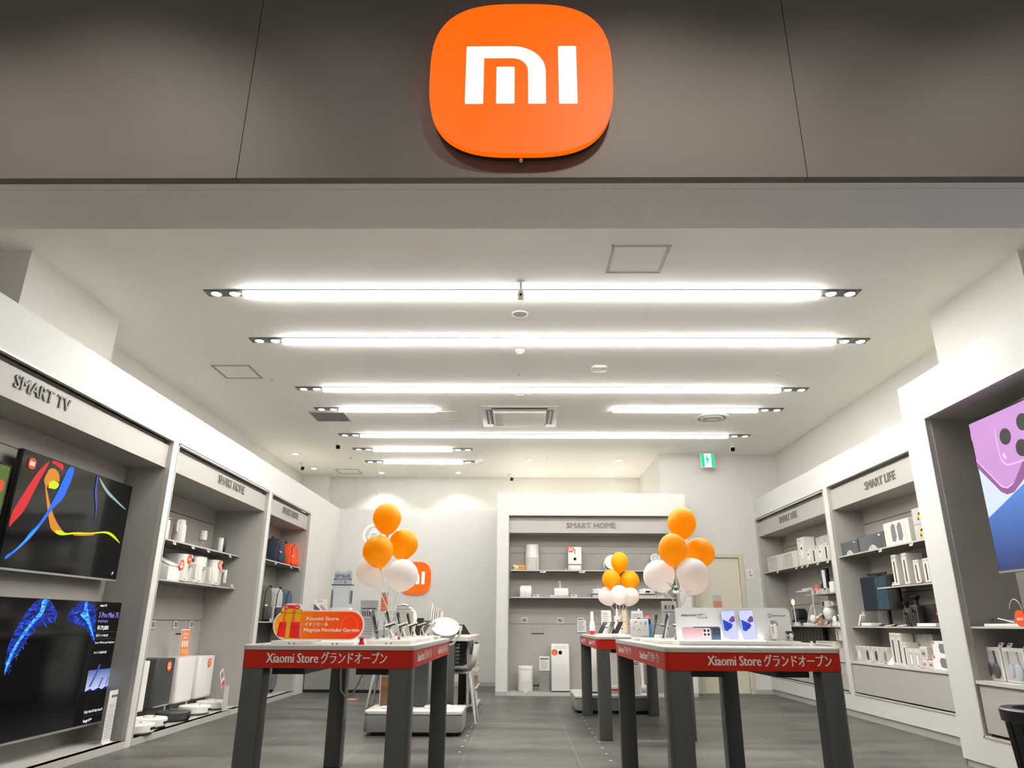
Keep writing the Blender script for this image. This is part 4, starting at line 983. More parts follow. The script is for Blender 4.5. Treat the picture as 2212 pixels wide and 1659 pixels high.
carton('tall narrow white carton rising above its row on the camera shelf', (XA, 10.19, ZS1), RW, .26, .15, .375, 'carton', art_cam, group=g)
for k in range(4):
    carton(['white carton with a vertical print just before the tall narrow one', 'white carton with vertical print, second before the tall narrow one', 'white carton with vertical print, third before the tall narrow one', 'white carton with large dark print beside the white post on the camera shelf'][k],
           (XA, 9.97-.20*k, ZS1), RW, .19, .15, .205 if k < 3 else .215, 'carton', art_cam if k % 2 == 0 else art_bar, group=g)
for k in range(5):
    carton(['stacked white carton in the rear row right behind the tall narrow carton', 'stacked white carton in the rear row, second from the tall narrow carton', 'stacked white carton in the rear row, third from the tall narrow carton', 'stacked white carton in the rear row, fourth from the tall narrow carton', 'stacked white carton at the rear row\'s end near the white post'][k],
           (XA+.165, 10.02-.17*k, ZS1), RW, .165, .14, .355 if k < 1 else .36, 'carton_grey', None, group=g)
for y_, lb in ((11.15, 'price tag under the far wide white cartons on the camera shelf'), (10.38, 'price tag under the second wide carton, first of a close trio'), (10.16, 'price tag under the tall narrow carton, middle of a close trio'), (9.97, 'price tag under the camera shelf, last of a close trio'), (9.62, 'price tag under the camera shelf between trio and white post'), (9.30, 'price tag under the camera shelf touching the white post')):
    price_tag(lb, (3.925, y_, 1.760), RW)
t = thing('lock_demo', 'upright smart lock demonstration panel with mirror finish on the short middle shelf', 'display', (XA+.03, 9.66, ZS2), RW)
M().box(-.16, .10, .02, .05, .06, .31, 'black_gloss', .004).build('mirror_panel', t); M().box(-.02, .055, -.0, .02, .03, .29, 'white_plastic', .006).disc(.018, -.001, .25, .012, 'light_grey').build('lock_body', t)
M().box(-.16, .10, .0, .06, 0, .06, 'light_grey').build('base', t); M().disc(-.09, .015, .14, .02, 'chrome', .01).build('knob', t)
def pop(label, loc, rz, r=.055, txt='NEW', sx=1.):
    t = thing('sale_sign', label, 'sign', loc, rz, 'round orange shelf signs')
    M().box(-.025, .025, -.005, .03, 0, .006, 'acrylic').build('foot', t); M().disc(0, 0, r+.002, r, 'orange_sticker', .003, 28, sx=sx).text(txt, 0, -.0034, r-.012, r*.5, 'white_print', align='CENTER', bold=.0006).build('disc', t)
    return t
pop('round orange sign on the short middle shelf by the lock demonstration', (XA+.02, 9.88, ZS2), RW, .058)
carton('white carton leaning by the white post on the short middle shelf', (XA+.02, 9.40, ZS2), RW, .13, .1, .13, 'white_print')
price_tag('price tag lying beside the orange sign on the short middle shelf', (XA-.01, 9.80, ZS2), RW); price_tag('price tag lying below the lock demonstration on the short middle shelf', (XA-.01, 9.56, ZS2), RW)
# counter of the same recess
t = thing('desk_lamp', 'white angular monitor light lamp with horizontal bar on the counter', 'lamp', (XA+.12, 10.42, ZS3), RW)
M().rbox(-.09, .09, -.04, .10, 0, .014, 'white_plastic', .02).build('base', t)
M().box(.02, .05, .03, .055, .012, .50, 'white_plastic', .004).build('post', t)
M().box(-.30, .05, .02, .055, .485, .51, 'white_plastic', .004).box(-.44, -.03, -.01, .03, .462, .480, 'white_plastic', .004).build('light_bar', t)
t = thing('table_lamp', 'small lamp with a round peach glowing head on the counter', 'lamp', (XA+.03, 10.79, ZS3), RW)
M().rbox(-.05, .05, -.03, .05, 0, .02, 'white_plastic', .02).box(.0, .03, -.02, .02, .02, .035, 'white_plastic').build('base', t); M().tube([(0, 0, .02), (-.03, 0, .30)], .007, 'white_plastic').build('stem', t)
M().ball((-.03, 0, .325), .046, .02, .046, 'lamp_peach').build('lamp_head', t)
t = thing('black_headset_stand', 'black bulky device with padded arm at the back of the counter', 'device', (XA+.2, 11.22, ZS3), RW)
M().rbox(-.13, .11, 0, .12, .07, .245, 'black', .05, axis='y', bev=.012).rbox(-.09, .07, -.008, .0, .11, .21, 'dark_grey', .03, axis='y').build('body', t)
M().box(-.2, .30, .0, .10, .05, .085, 'black', .01).build('arm', t); M().box(-.10, .10, .0, .10, 0, .055, 'light_grey', .006).build('base', t)
t = thing('wire_stand', 'white looped wire stand between the lamps on the counter', 'stand', (XA+.14, 10.60, ZS3), RW)
M().tube([(-.09, 0, .0), (.03, .05, .28), (.075, .05, .29), (.085, .05, .26), (-.03, 0, 0)], .007, 'white_plastic', closed=True).build('loop', t)
carton('small flat white box with a remote on top, on the counter', (XA+.05, 10.48, ZS3), RW, .20, .12, .04, 'white_print')
t = thing('motion_sensor', 'egg shaped white sensor lamp on a small foot on the counter', 'sensor', (XA+.02, 10.18, ZS3), RW)
M().cyl(0, .03, 0, .008, .03, 'white_plastic').cyl(0, .03, .006, .035, .01, 'white_plastic').build('foot', t); M().ball((-.0, .03, .085), .055, .05, .062, 'white_plastic').build('head', t)
M().tube([(.03, .06, .09), (.12, .10, .15)], .018, 'white_plastic').build('neck', t)
pop('tall oval orange sign on the counter in front of the cameras', (XA+.02, 9.90, ZS3), RW, .052, sx=.7)
t = thing('outdoor_camera', 'large white outdoor camera hanging on its bracket at the counter\'s back panel', 'camera', (XA+.12, 9.86, 1.115), RW)
M().box(-.14, .10, -.02, .10, .12, .205, 'white_plastic', .012).build('upper_housing', t); M().box(-.10, -.03, -.024, -.018, .135, .195, 'black_gloss').build('upper_lens', t)
M().lathe([(.07, .0), (.085, .03), (.085, .075), (.06, .12)], 'white_plastic', 24, c=(0, .03)).build('neck', t); M().ball((0, .03, .01), .075, .07, .075, 'white_plastic').build('lower_housing', t)
M().disc(-.05, -.045, -.0, .028, 'black_gloss', .01).build('lower_lens', t); M().box(.10, .16, .02, .20, .14, .19, 'white_plastic').build('bracket', t)
M().rbox(-.17, -.06, .0, .03, -.05, .0, 'white_plastic', .015, axis='y', T=Matrix.Rotation(R(-25), 4, 'Y')).build('arm', t)
t = thing('indoor_camera', 'white domed indoor camera seen from behind on the counter', 'camera', (XA+.05, 9.52, ZS3), RW)
M().rbox(-.06, .06, -.02, .10, 0, .025, 'white_plastic', .03).build('base', t); M().lathe([(.05, .02), (.052, .06), (.046, .062), (.05, .066), (.05, .09), (.03, .12), (0, .125)], 'white_plastic', 24, c=(0, .03)).build('dome', t)
t = thing('indoor_camera', 'white indoor camera with round black lens beside the white post on the counter', 'camera', (XA+.04, 9.38, ZS3), RW)
M().rbox(-.045, .045, 0, .07, 0, .05, 'white_plastic', .02).build('base', t); M().ball((0, .03, .095), .05, .04, .05, 'white_plastic').build('head', t); M().disc(-.006, -.006, .095, .032, 'black_gloss', .006).disc(-.006, -.012, .095, .016, 'chrome', .003).build('lens', t)
price_tag('flat price tag on the counter below the outdoor camera', (3.985, 9.70, ZS3), RW, tilt=60)
# ledge below
for k in range(4):
    carton(['white flat box at the bottom of the pile on the ledge below the counter', 'white flat box on the ledge below the counter, upper one in the pile', 'white flat box on the ledge below the counter, deeper in the recess', 'thin white flat box topping the deeper pile on the ledge'][k],
           (XA-.02+.02*k, (9.80, 9.84, 9.90, 9.88)[k], (ZL, ZL+.062, ZL+.124, ZL+.165)[k]), RW, (.84, .80, .66, .6)[k], .22, (.06, .06, .04, .03)[k], 'carton', lambda q, w, h: q.lines(-w*.4, w*.4, h*.25, h*.75, 1, -.0005, 'ink_soft', .5, False), group='flat boxes on the ledge')
for k in range(2):
    carton(['upright white box with window print leaning on the flat boxes by the post', 'upright white box next to the post, closest to the entrance on that ledge'][k], (XA+.06, 9.50-.125*k, ZL+.21), RW, .115, .10, .16, 'carton', art_bar)
t = thing('wall_plug', 'small white plug adapter standing at the far end of the flat boxes', 'adapter', (XA, 10.31, ZL), RW)
M().box(-.06, .06, 0, .06, 0, .165, 'white_plastic', .006).box(-.01, .02, .02, .04, .165, .19, 'white_plastic').build('body', t)
t = thing('wood_slat_panel', 'dark brown slatted board standing in the lower recess below the counter', 'panel', (4.20, 11.05, ZL), RW)
M().box(-.62, .62, 0, .04, 0, .36, 'wood_dark').build('board', t); b = M()
for k in range(10): b.box(-.60+.125*k, -.585+.125*k, -.004, 0, 0, .36, 'black')
b.build('groove', t)

# ================================================================== RIGHT WALL, SMART LIFE WITH THE MONITOR
def tinted(label, y, w, h):
    t = thing('product_box', label, 'box', (XA, y, ZS1), RW, 'dark clear front boxes')
    M().box(-w/2, w/2, 0, .16, 0, h, 'dark_grey', .003, 1).build('carton', t)
    M().poly([(-w*.47, h*.05), (w*.42, h*.05), (w*.42, h*.93), (-w*.47, h*.93)], -.0005, 'smoke_glass').poly([(-w*.15, h*.06), (w*.22, h*.06), (w*.13, h*.28), (w*.04, h*.36), (-w*.06, h*.28)], -.0018, 'light_grey').box(-w*.005, w*.015, -.004, -.002, h*.14, h*.28, 'ink').poly([(w*.30, h*.80), (w*.38, h*.80), (w*.38, h*.88), (w*.30, h*.88)], -.0018, 'white_print').build('window', t)
    return t
tinted('smoked clear front box with a vacuum picture, farther one on the upper shelf', 8.72, .50, .165)
tinted('smoked clear front box with a vacuum picture, nearer one on the upper shelf', 8.14, .60, .18)
def art_spk(q, w, h):
    for x in (-.06, .07): q.poly([(x-.045, h*.2), (x+.01, h*.15), (x+.05, h*.32), (x+.04, h*.86), (x-.01, h*.92), (x-.05, h*.75)], -.0005, 'ink_soft')
    q.poly([(w*.33, .0), (w*.335, .0), (w*.335, h), (w*.33, h)], -.0005, 'carton_grey')
carton('big white carton picturing two black speakers on the upper shelf', (XA-.0, 7.56, ZS1), RW, .52, .22, .25, 'carton', art_spk)
def art_car(q, w, h):
    q.poly([(-.03, .05), (.06, .05), (.065, .075), (.05, .09), (-.02, .09), (-.035, .07)], -.0005, 'yellow').poly([(-.015, .088), (.045, .088), (.03, .112), (.0, .112)], -.0005, 'ink').disc(-.012, -.0012, .05, .014, 'ink').disc(.046, -.0012, .05, .014, 'ink')
for k in range(2): carton(['white box picturing a yellow toy car, upper of two by the big white frame', 'white box picturing a yellow toy car, lower of two by the big white frame'][1-k], (XA+.01, 7.11, ZS1+.160*k), RW, .24, .14, .158, 'carton_grey', art_car)
price_tag('price tag below the nearer smoked clear front box', (3.905, 7.87, 1.760), RW); price_tag('price tag below the big two speaker carton', (3.905, 7.23, 1.760), RW)
for k, (y_, h_) in enumerate(((7.72, .31), (7.51, .31), (7.30, .225), (7.125, .225))):
    carton(['tall white box with a black bar print, first on the short middle shelf', 'tall white box with a black bar print, second on the short middle shelf', 'shorter white box with a black bar print, first of two beside the frame', 'shorter white box with a black bar print, touching the big white frame'][k], (XA+.0, y_, ZS2), RW, .10, .17, h_, 'carton', art_bar, group='bar print boxes on the middle shelf')
    if k < 2: pass
price_tag('price tag lying at the open end of the short middle shelf', (3.97, 7.83, ZS2), RW); price_tag('price tag lying before the shorter bar print boxes', (3.95, 7.27, ZS2), RW)
# monitor
t = thing('computer_monitor', 'black flat computer monitor with dim picture and light bar on the counter', 'monitor', (XA+.07, 8.36, ZS3), RW)
M().rbox(-.10, .10, .02, .20, 0, .018, 'black', .03).build('base', t); M().box(-.02, .02, .10, .13, .015, .40, 'black').build('stand_post', t)
b = M().box(-.42, .42, .04, .075, .165, .545, 'black', .004); b.box(-.41, .405, .036, .041, .18, .535, 'black_gloss'); b.poly([(-.41, .18), (-.06, .18), (-.06, .535), (-.41, .535)], .035, 's_dimscreen').poly([(-.06, .18), (.20, .18), (.20, .535), (-.06, .535)], .035, 's_dimscreen_light')
b.build('screen', t)
M().tube([(-.20, .03, .565), (.24, .03, .562)], .013, 'black').box(-.01, .05, .03, .07, .545, .562, 'black').build('light_bar', t)
t = thing('wall_rack', 'small black open rack with a white top behind the monitor', 'rack', (4.16, 9.0-.17, 1.34), RW)
M().box(-.08, .10, 0, .10, .17, .20, 'white_plastic', .004).build('top', t); b = M()
for k in range(4): b.box(-.07, .10, 0, .09, .0+.045*k, .012+.045*k, 'black')
b.box(-.07, -.062, 0, .09, 0, .17, 'black').build('shelves', t)
t = thing('router_stand', 'white slanted adapter with a loop strap on the counter by the post', 'device', (XA+.03, 8.77, ZS3), RW)
M().prism([(-.07, 0), (-.03, 0), (.06, .12), (.03, .13)], 0, .05, 'white_plastic', 'y').build('body', t); M().tube([(.03, .025, .12), (.05, .025, .16), (.075, .025, .16), (.08, .025, .12), (.05, .025, .11)], .006, 'white_plastic', closed=True).build('loop', t); M().tube([(-.02, .02, .0), (.10, .02, .08)], .004, 'acrylic').build('prop', t)
carton('flat white box lying in front of the monitor on the counter', (XA+.02, 8.60, ZS3), RW, .25, .12, .035, 'white_print')
def bar_tool(label, y, h, r):
    t = thing('handheld_vacuum', label, 'vacuum', (XA+.10, y, ZS3), RW, 'black handheld tools')
    M().lathe([(r*.9, 0), (r, .01), (r*.95, h*.45), (r*.7, h*.55), (r*.65, h*.85), (r*1.2, h*.94), (r*1.2, h), (0, h)], 'black', 20).build('body', t); M().box(-r, r, -r*1.06, -r*.9, h*.3, h*.32, 'silver').build('band', t)
    return t
bar_tool('slim black handheld tool on the counter, shorter of the pair', 7.81, .245, .030); bar_tool('slim black handheld tool on the counter, taller of the pair', 7.60, .30, .038)
def dark_speaker(label, y, w, h, x=XA+.03):
    t = thing('bluetooth_speaker', label, 'speaker', (x, y, ZS3), RW, 'dark upright speakers')
    M().rbox(-w/2, w/2, 0, .09, 0, h, 'black', .03, 4, axis='y', bev=.008).build('body', t); M().tube([(p[0], -.002, p[1]) for p in rrect(-w/2+.004, w/2-.004, .004, h-.004, .028, 4)], .002, 'mid_grey', 6, closed=True).build('rim', t); M().disc(-.005, -.002, h*.72, w*.26, 'chrome', .004).disc(-.005, -.007, h*.72, w*.18, 'black_gloss', .003).build('dial', t)
    return t
dark_speaker('dark upright box with chrome dial, farther of two on the counter', 7.69, .12, .175); dark_speaker('dark upright box with chrome dial, nearer of two on the counter', 7.54, .135, .205)
t = thing('black_speaker', 'wide black rounded speaker with a red tag on the counter by the big frame', 'speaker', (XA+.11, 7.36, ZS3+.02), RW)
M().rbox(-.16, .16, 0, .12, 0, .19, 'black', .05, 5, axis='y', bev=.02).build('body', t); M().box(.09, .13, -.012, -.004, .09, .11, 'red_gift').build('red_tag', t); M().box(-.14, .14, .02, .10, -.02, .01, 'black').build('foot', t)
carton('flat white and brown box lying before the wide black speaker', (XA+.0, 7.30, ZS3), RW, .34, .10, .03, 'white_print')
for k, (y_, lb) in enumerate(((8.45, 'flat white tag in front of the monitor foot'), (8.05, 'flat white tag between monitor foot and slim black tools'), (7.78, 'flat white tag before the farther dark upright box'))): price_tag(lb, (XA-.01, y_, ZS3), RW, w=.14, h=.05, tilt=75)
# ledge with boxed bands
cols = ['blue_bag', 'warm_white_plastic', 'pink_phone', 'ink', 'carton', 'ink', 'carton_grey', 'ink_soft']
nm = ['a pale blue', 'a cream', 'a pink', 'a black', 'an ivory', 'a jet black', 'a light grey', 'a charcoal']
for k in range(8):
    y_ = 8.93-.102*k
    def art_band(q, w, h, c=cols[k]):
        q.poly([(-w*.5+.002, h*.03), (w*.5-.002, h*.03), (w*.5-.002, h*.86), (-w*.5+.002, h*.86)], -.0004, 'carton_grey'); q.poly([(w*.30*math.cos(2*math.pi*j/20), h*.45+h*.33*math.sin(2*math.pi*j/20)) for j in range(20)], -.0016, c); q.lines(-w*.35, w*.3, h*.88, h*.97, 1, -.0005, 'ink_soft', .5)
    carton('slim box with %s band picture in the row on the lower ledge' % nm[k], (XA, y_, ZL), RW, .092, .14, .165, 'carton', art_band, group='boxed bands on the ledge')
t = thing('leaning_card', 'white card leaning at the end of the boxed bands', 'price card', (XA-.02, 8.10, ZL), RW)
M(Matrix.Rotation(R(-40), 4, 'X')).box(-.06, .06, 0, .004, 0, .12, 'white_print').build('card', t)
def art_white(q, w, h): q.poly([(-w*.38, h*.07), (w*.38, h*.07), (w*.38, h*.8), (-w*.38, h*.8)], -.0005, 'carton_grey').poly(rrect(-w*.14, w*.14, h*.14, h*.66, w*.1), -.0016, 'white_print')
def art_ear(q, w, h): q.poly([(-w*.34, h*.15), (w*.34, h*.15), (w*.34, h*.75), (-w*.34, h*.75)], -.0005, 'carton_grey').disc(-w*.1, -.0016, h*.45, w*.10, 'copper').disc(w*.1, -.0016, h*.45, w*.10, 'copper')
for (y_, z_, w_, h_, a_, lb) in ((8.01, ZL, .115, .32, art_bar, 'tallest white box with black bar print on the ledge, farther of two'), (7.885, ZL, .115, .318, art_bar, 'tallest white box with black bar print on the ledge, nearer of two'), (7.79, ZL, .09, .23, art_bar, 'middle height white box with black bar print on the ledge'),
     (7.68, ZL, .12, .175, art_white, 'white box showing a small white bottle on the ledge'), (7.56, ZL, .11, .17, art_white, 'white box showing a white toothbrush head on the ledge'), (7.435, ZL+.082, .13, .115, art_ear, 'small square earbud box topping a pile on the ledge'), (7.445, ZL, .10, .08, art_ear, 'small square earbud box at the bottom of the pile on the ledge'), (7.335, ZL, .10, .078, art_ear, 'small square earbud box beside the pile on the ledge')):
    carton(lb, (XA, y_, z_), RW, w_, .13, h_, 'carton', a_, group='small boxes on the lower ledge')
def art_bt(q, w, h): q.poly([(-w*.05, h*.2), (w*.30, h*.12), (w*.36, h*.55), (w*.30, h*.8), (-w*.02, h*.85), (-w*.1, h*.6)], -.0005, 'ink_soft').disc(-w*.40, -.0005, h*.88, w*.05, 'orange_sticker')
carton('white box picturing a dark portable speaker, upper of two by the big frame', (XA+.0, 7.125, ZL+.128), RW, .27, .14, .127, 'white_print', art_bt); carton('white box picturing a dark portable speaker, lower of two by the big frame', (XA-.01, 7.12, ZL), RW, .30, .15, .127, 'white_print', art_bt)
for k in range(6):
    carton('plain grey carton in the ledge\'s rear row, %s counted from the door' % ('first', 'second', 'third', 'fourth', 'fifth', 'last')[k], (4.10, 8.04-.10*k, ZL), RW, .096, .10, .315, 'carton_grey', None, group='rear row cartons on the ledge')
for k, y_ in enumerate((8.55, 8.25, 7.70, 7.50)): price_tag(['flat price tag before the middle of the boxed bands', 'flat price tag before the last boxed bands', 'flat price tag before the white bottle box', 'flat price tag before the earbud pile'][k], (3.905, y_, ZL), RW, w=.09, tilt=70)
# headphones and shelf things of the front right unit
def hp(label, y, m):
    t = thing('headphone_box', label, 'box', (3.53, y, .624), RW, 'boxed headphones')
    w, h = .238, .232
    M().box(-w/2, w/2, 0, .09, 0, h, 'white_print', .003, 1).poly([(-w/2+.004, .215), (w/2-.004, .215), (w/2-.004, .228), (-w/2+.004, .228)], -.0005, 'carton').poly([(-w/2+.012, .010), (w/2-.02, .010), (w/2-.02, .21), (-w/2+.012, .21)], -.0004, 'carton_grey').build('carton', t)
    b = M().tube([(-.055, -.002, .10), (-.058, -.002, .15), (-.056, -.002, .208)], .010, m, 8).tube([(.055, -.002, .10), (.052, -.002, .15), (.046, -.002, .208)], .010, m, 8)
    b.ball((-.040, -.004, .078), .034, .010, .050, m).ball((.044, -.007, .072), .043, .012, .055, m); b.disc(-.088, -.0008, .022, .004, 'orange'); b.build('print', t)
hp('white boxed dark grey headphones standing on the lower ledge of the front recess', 5.70, 'dark_grey'); hp('white boxed pale blue headphones standing on the lower ledge of the front recess', 5.445, 'suitcase_light')
t = thing('eyeglass_display', 'clear tray of glasses and earphones on the front recess shelf', 'display', (3.50, 5.42, 1.0), RW)
M().box(-.24, .20, 0, .14, 0, .022, 'white_print', .003).build('tray', t)
M().tube([(-.14, .05, .06), (.0, .06, .035), (.02, .06, .03)], .004, 'white_plastic').build('arm', t); M().tube([(.08+.07*math.cos(R(a)), .05, .10+.09*math.sin(R(a))) for a in range(-60, 190, 25)], .003, 'cable_white').build('cable', t)
for s in (-1, 1): M().tube([(-.17+.025*s+.022*math.cos(2*math.pi*k/14), .03, .045+.014*math.sin(2*math.pi*k/14)) for k in range(14)], .003, 'ink', 6, closed=True).build('lens_rim', t)
M().box(-.02, .14, .04, .06, .022, .05, 'acrylic').build('clear_block', t)
pop('round orange NEW sign on the front recess shelf', (3.49, 5.22, 1.0), RW, .055)
for k, y_ in enumerate((5.60, 5.50, 5.32)): price_tag(['price tag on top of the dark grey headphone box', 'price tag above the gap between the headphone boxes', 'price tag on top of the pale blue headphone box'][k], (3.55, y_, .857), RW, w=.05, tilt=35)

# ================================================================== BACK SHELF UNIT CONTENTS
YB = 11.47
t = thing('air_purifier', 'white cylinder air purifier beside the toy cat on the top back shelf', 'air purifier', (.19, YB, 1.804))
M().cyl(0, .11, .19, .405, .108, 'white_plastic', seg=36, bev=.006).build('upper_body', t)
b = M().cyl(0, .11, .0, .19, .100, 'light_grey', seg=36)
for k in range(26): a = 2*math.pi*k/26; b.box(-.004, .004, -.108, -.098, .008, .188, 'warm_white_plastic', T=Matrix.Translation((0, .11, 0)) @ Matrix.Rotation(a, 4, 'Z'))
for k in range(5): b.tube([(.106*math.cos(2*math.pi*j/36), .11+.106*math.sin(2*math.pi*j/36), .02+.038*k) for j in range(36)], .0035, 'warm_white_plastic', 6, closed=True)
b.build('grille', t)
# plush cat lying on the shelf
t = thing('toy_cat', 'ginger and white toy cat curled up lying at the end of the top back shelf', 'toy cat', (-.03, YB+.02, 1.804))
bm_ = M(); bm_.ball((.045, .06, .045), .082, .062, .048, 'ginger_fur', 24, 14); bm_.ball((-.035, .045, .040), .055, .05, .040, 'cream_fur', 20, 12); bm_.ball((-.065, .02, .055), .036, .034, .034, 'cream_fur', 20, 12)
bm_.ball((-.065, .030, .070), .033, .030, .024, 'ginger_fur', 16, 10); bm_.ball((-.070, -.014, .048), .014, .010, .010, 'cream_fur', 12, 8)
bm_.lathe([(.012, 0), (.0, .024)], 'ginger_fur', 8, Matrix.Translation((-.088, .022, .082))); bm_.lathe([(.012, 0), (.0, .024)], 'ginger_fur', 8, Matrix.Translation((-.045, .022, .084)))
bm_.tube([(.11, .03, .02), (.09, -.01, .016), (.03, -.02, .014), (-.03, -.022, .013)], [.018, .016, .014, .010], 'ginger_fur', 10); bm_.ball((-.05, -.012, .012), .03, .013, .012, 'cream_fur', 12, 8)
bm_.build('body', t)
M().ball((-.080, -.012, .058), .004, .003, .004, 'ink', 8, 6).ball((-.057, -.013, .058), .004, .003, .004, 'ink', 8, 6).ball((-.070, -.024, .050), .003, .003, .002, 'pink_phone', 8, 6).build('face', t)
t = thing('pet_feeder', 'white upright pet feeder with sale sticker on the top back shelf', 'pet feeder', (.865, YB, 1.804))
M().prism([(0, .10), (0, .365), (.16, .365), (.16, 0), (.04, 0), (.04, .09)], -.105, .105, 'white_plastic', 'x', bev=.006).build('body', t)
M().box(-.006, .006, -.002, .003, .255, .335, 'dark_grey').disc(0, -.001, .178, .022, 'black_gloss', .004).build('window', t)
M().box(-.085, .085, -.02, .06, 0, .075, 'white_plastic', .008).box(-.075, .075, -.012, .05, .07, .085, 'light_grey').build('bowl', t)
sticker(t, -.063, -.004, .33, .050, ['SALE', '開催中'])
M().tube([(-.10, .03, .01), (-.13, .02, .03), (-.16, .03, .012), (-.14, .05, .03), (-.11, .04, .02)], .004, 'cable_white').build('cable', t)
def drum_fan(label, x, y, z, r, tilt, yaw, base=True, group='round fans'):
    t = thing('circulator_fan', label, 'fan', (x, y, z), yaw, group)
    T = Matrix.Translation((0, 0, r*1.25)) @ Matrix.Rotation(R(90-tilt), 4, 'X')
    hd = M(T).lathe([(r*.55, -r*.75), (r*.85, -r*.55), (r, -r*.05), (r*1.02, .0), (r*.96, .012)], 'white_plastic', 40).build('drum', t)
    b = M(T).lathe([(r*.30, r*.05), (r*.28, r*.075), (0, r*.08)], 'white_plastic', 24)
    for k in range(9):
        rr = r*(.34+.065*k); b.tube([(rr*math.cos(2*math.pi*j/40), rr*math.sin(2*math.pi*j/40), r*(.06-.045*(k/8)**2)) for j in range(40)], r*.012, 'white_plastic', 4, closed=True)
    for k in range(28): a = 2*math.pi*k/28; b.tube([(r*.28*math.cos(a), r*.28*math.sin(a), r*.06), (r*.95*math.cos(a+.25), r*.95*math.sin(a+.25), r*.01)], r*.010, 'white_plastic', 4)
    b.build('grille', t)
    M(T).lathe([(r*.93, -r*.12), (0, -r*.12)], 'light_grey', 32).build('fan_disc', t)
    M().tube([(-r*1.08, 0, r*1.25), (-r*1.08, 0, r*.5), (-r*.7, 0, .02), (r*.7, 0, .02), (r*1.08, 0, r*.5), (r*1.08, 0, r*1.25)], r*.07, 'white_plastic', 8).build('yoke', t)
    if base: M().rbox(-r*.7, r*.7, -r*.5, r*.5, 0, .016, 'white_plastic', r*.3).build('base', t)
    return t
drum_fan('round white circulator fan on the top back shelf behind the small balloons', 1.46, YB+.12, 1.804, .115, 10, 0)
t = thing('round_clock', 'small round white dial behind the white balloon on the top back shelf', 'clock', (2.15, YB+.05, 1.804))
M().cyl(0, 0, -.02, .0, .075, 'white_plastic', seg=32, T=Matrix.Translation((0, .02, .20)) @ Matrix.Rotation(R(90), 4, 'X')).build('casing', t); M().disc(0, -.001+.02, .20, .06, 'light_grey', .004).box(-.004, .004, .012, .016, .20, .245, 'white_plastic').box(-.03, .0, .012, .016, .196, .203, 'white_plastic').build('face', t); M().cyl(0, .03, 0, .13, .018, 'white_plastic', seg=16).cyl(0, .03, 0, .012, .05, 'white_plastic').build('stand', t)
t = thing('humidifier', 'white cube humidifier at the end of the lower back shelf', 'humidifier', (.085, YB, 1.40))
M().rbox(-.095, .095, 0, .15, 0, .15, 'white_plastic', .02, bev=.006).build('body', t); M().rbox(-.085, .085, .01, .14, .152, .172, 'white_plastic', .02).build('lid', t); M().box(-.002, .002, -.001, .002, .03, .10, 'dark_grey').build('level_slot', t)
t = thing('mattress_vacuum', 'white handheld mattress vacuum on its dock on the lower back shelf', 'vacuum', (.61, YB, 1.40))
M().box(-.15, .14, .0, .16, 0, .035, 'light_grey', .005).build('dock', t); M().prism([(0, .035), (0, .09), (.05, .14), (.14, .14), (.16, .035)], -.08, .14, 'white_plastic', 'x', bev=.012).build('body', t); M().tube([(.02, .08, .13), (.015, .05, .20), (.01, .02, .235)], .018, 'white_plastic').build('handle', t)
robot('white robot vacuum on the lower back shelf, next to the mattress vacuum', 1.27, YB+.13, 1.44, 'white_plastic', 0, .15, group='robot vacuums on the back shelf'); robot('white robot vacuum on the lower back shelf behind the big white balloon', 1.985, YB+.13, 1.44, 'white_plastic', 0, .15, group='robot vacuums on the back shelf')
for x_, lb in ((1.27, 'grey display ramp under the robot beside the mattress vacuum'), (1.985, 'grey display ramp under the robot behind the white balloon')):
    t = thing('display_ramp', lb, 'stand', (x_, YB+.0, 1.40)); M().prism([(0, 0), (.26, 0), (.26, .040), (0, .040)], -.14, .14, 'light_grey', 'x').build('ramp', t)
for x_, z_, lb in ((.355, 1.762, 'price tag under the top back shelf beside the cylinder purifier'), (.965, 1.762, 'price tag under the top back shelf beside the pet feeder')): price_tag(lb, (x_, 11.395, z_), 0, w=.09)
for x_, z_, lb in ((.245, 1.40, 'price tag on the lower back shelf beside the cube humidifier'), (.835, 1.40, 'price tag on the lower back shelf beside the mattress vacuum'), (2.175, 1.40, 'price tag on the lower back shelf past the rear robot vacuum')): price_tag(lb, (x_, 11.405, z_), 0, w=.09)
for x_, lb in ((.068, 'framed price tag on the back panel above the small air purifier'), (.63, 'framed price tag on the back panel above the tall air purifier'), (.95, 'framed price tag on the back panel over the paper card')):
    t = thing('price_display', lb, 'price tag', (x_, 11.717, 1.013), 0, 'framed price tags on the back shelf unit'); M().box(-.05, .05, -.012, 0, 0, .087, 'white_plastic', .003, 1).build('frame', t); M().poly([(-.04, .014), (.04, .014), (.04, .075), (-.04, .075)], -.0122, 'grey_print').lines(-.034, .03, .02, .07, 4, -.0136, 'ink', .4).build('display', t)
t = thing('paper_card', 'white printed paper card fixed below a price tag beside the far table', 'card', (.965, 11.70, .885)); M().box(-.07, .07, 0, .006, 0, .18, 'white_print').build('sheet', t); M().lines(-.055, .05, .02, .165, 8, -.0005, 'ink_soft', .35).build('print', t)
t = thing('air_purifier', 'small white rounded air purifier on the back unit\'s base', 'air purifier', (.08, 11.40, .046))
M().rbox(-.112, .112, 0, .22, .0, .355, 'white_plastic', .09, 7, bev=.02).build('body', t); b = M()
for k in range(11): b.box(-.055+.011*k, -.055+.011*k+.005, -.002, .002, .02, .15, 'light_grey')
b.build('grille', t); M().lines(-.09, .09, .29, .33, 2, -.001, 'ink_soft', .15, False).build('print', t)
